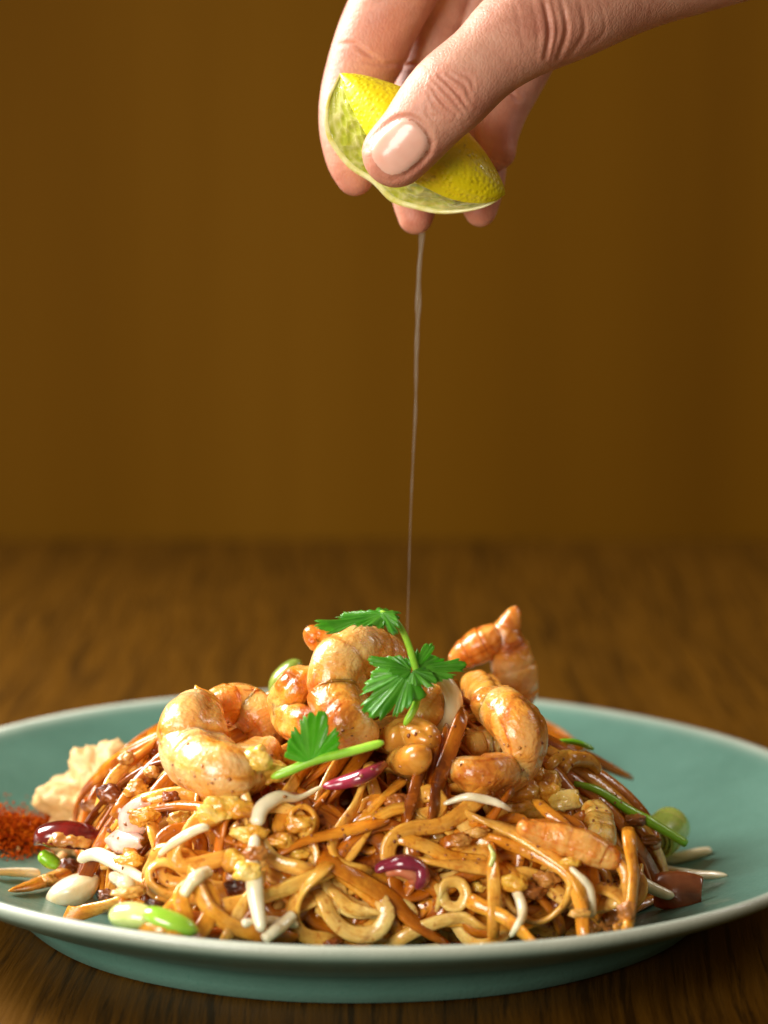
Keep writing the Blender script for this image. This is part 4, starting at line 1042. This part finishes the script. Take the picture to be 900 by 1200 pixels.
    for k in range(3):
        sh = [slice(None)] * 3; sh2 = [slice(None)] * 3; sh[k] = slice(0, -1); sh2[k] = slice(1, None)
        ch = s_[tuple(sh)] != s_[tuple(sh2)]; e = np.argwhere(ch); ins = s_[tuple(sh)][ch]
        o1, o2 = [q for q in range(3) if q != k]
        ok = (e[:, o1] > 0) & (e[:, o2] > 0) & (e[:, o1] < act.shape[o1]) & (e[:, o2] < act.shape[o2]); e = e[ok]; ins = ins[ok]
        def g_(d1, d2): q = e.copy(); q[:, o1] -= d1; q[:, o2] -= d2; return vid[q[:, 0], q[:, 1], q[:, 2]]
        q = np.stack([g_(1, 1), g_(0, 1), g_(0, 0), g_(1, 0)], 1)
        flip = ins if k != 1 else ~ins
        q[~flip] = q[~flip][:, ::-1]; Fq.append(q)
    Fq = np.vstack(Fq); Fq = Fq[(Fq >= 0).all(1)]
    # flush: fingertips and knuckles are redder
    fl = np.zeros(len(V))
    for c, rad, am in [(at(464, 180, -4.2), 1.0, .5), (at(530, 110, -4.9), .8, .35), (at(412, 205, -.2), 1.0, .5), (at(487, 250, .3), .8, .5), (at(563, 245, .3), .8, .5), (at(585, 170, .6), .9, .35), (at(450, 50, .4), 1.2, .45), (at(640, 30, -4), 1.2, .25)]:
        fl = np.maximum(fl, am * np.exp(-(np.linalg.norm(V - c, axis=1) / rad) ** 2))
    hd = link_mesh('hand', V, Fq, M['skin'], attr={'flush': fl})
    tag(hd, 'bare hand pinching the lime wedge, thumb in front, fingers behind', 'hand')
    # nail: a curved plate laid on the thumb tip
    def sd(p):
        q = (p - lo) / h; i = np.floor(q).astype(int); i = np.clip(i, 0, np.array(D.shape) - 2); f = q - i; r_ = 0
        for c in cor:
            wgt = np.prod([f[:, k] if c[k] else 1 - f[:, k] for k in range(3)], 0); r_ = r_ + wgt * D[i[:, 0] + c[0], i[:, 1] + c[1], i[:, 2] + c[2]]
        return r_
    a, b = 17, 17
    th_ = np.linspace(0, 2 * PI, 41)[:-1]; V = []; cx, cy = 468, 173
    ux, uy = .76, -.65                                # along the thumb, tip -> joint (picture)
    prof = []
    for k in range(9):
        f = k / 8
        for q in th_:
            e = np.sign(math.cos(q)) * abs(math.cos(q)) ** .75 * f, np.sign(math.sin(q)) * abs(math.sin(q)) ** .75 * f
            al = e[0] * 37; ac = e[1] * (29 + 1 * e[0])
            prof.append((cx + ux * al - uy * ac * 1.0, cy + uy * al + ux * ac, f))
    pts = []
    for x, y, f in prof:
        d = ray(x, y); p = at(x, y, -6.0)
        pts.append(p)
    pts = np.array(pts); dd = nrm(pts - CAM)
    for _ in range(40): pts = pts + dd * (sd(pts)[:, None] * .7)
    ff = np.array([q[2] for q in prof]); pts = pts - dd * (.035 * (1 - ff ** 6) - .012)[:, None]
    Fn = [[(k * 40 + j), (k * 40 + (j + 1) % 40), ((k + 1) * 40 + (j + 1) % 40), ((k + 1) * 40 + j)] for k in range(8) for j in range(40)]
    nl = link_mesh('thumbnail', pts, Fn, M['nail'], hd)
    return hd
hand()
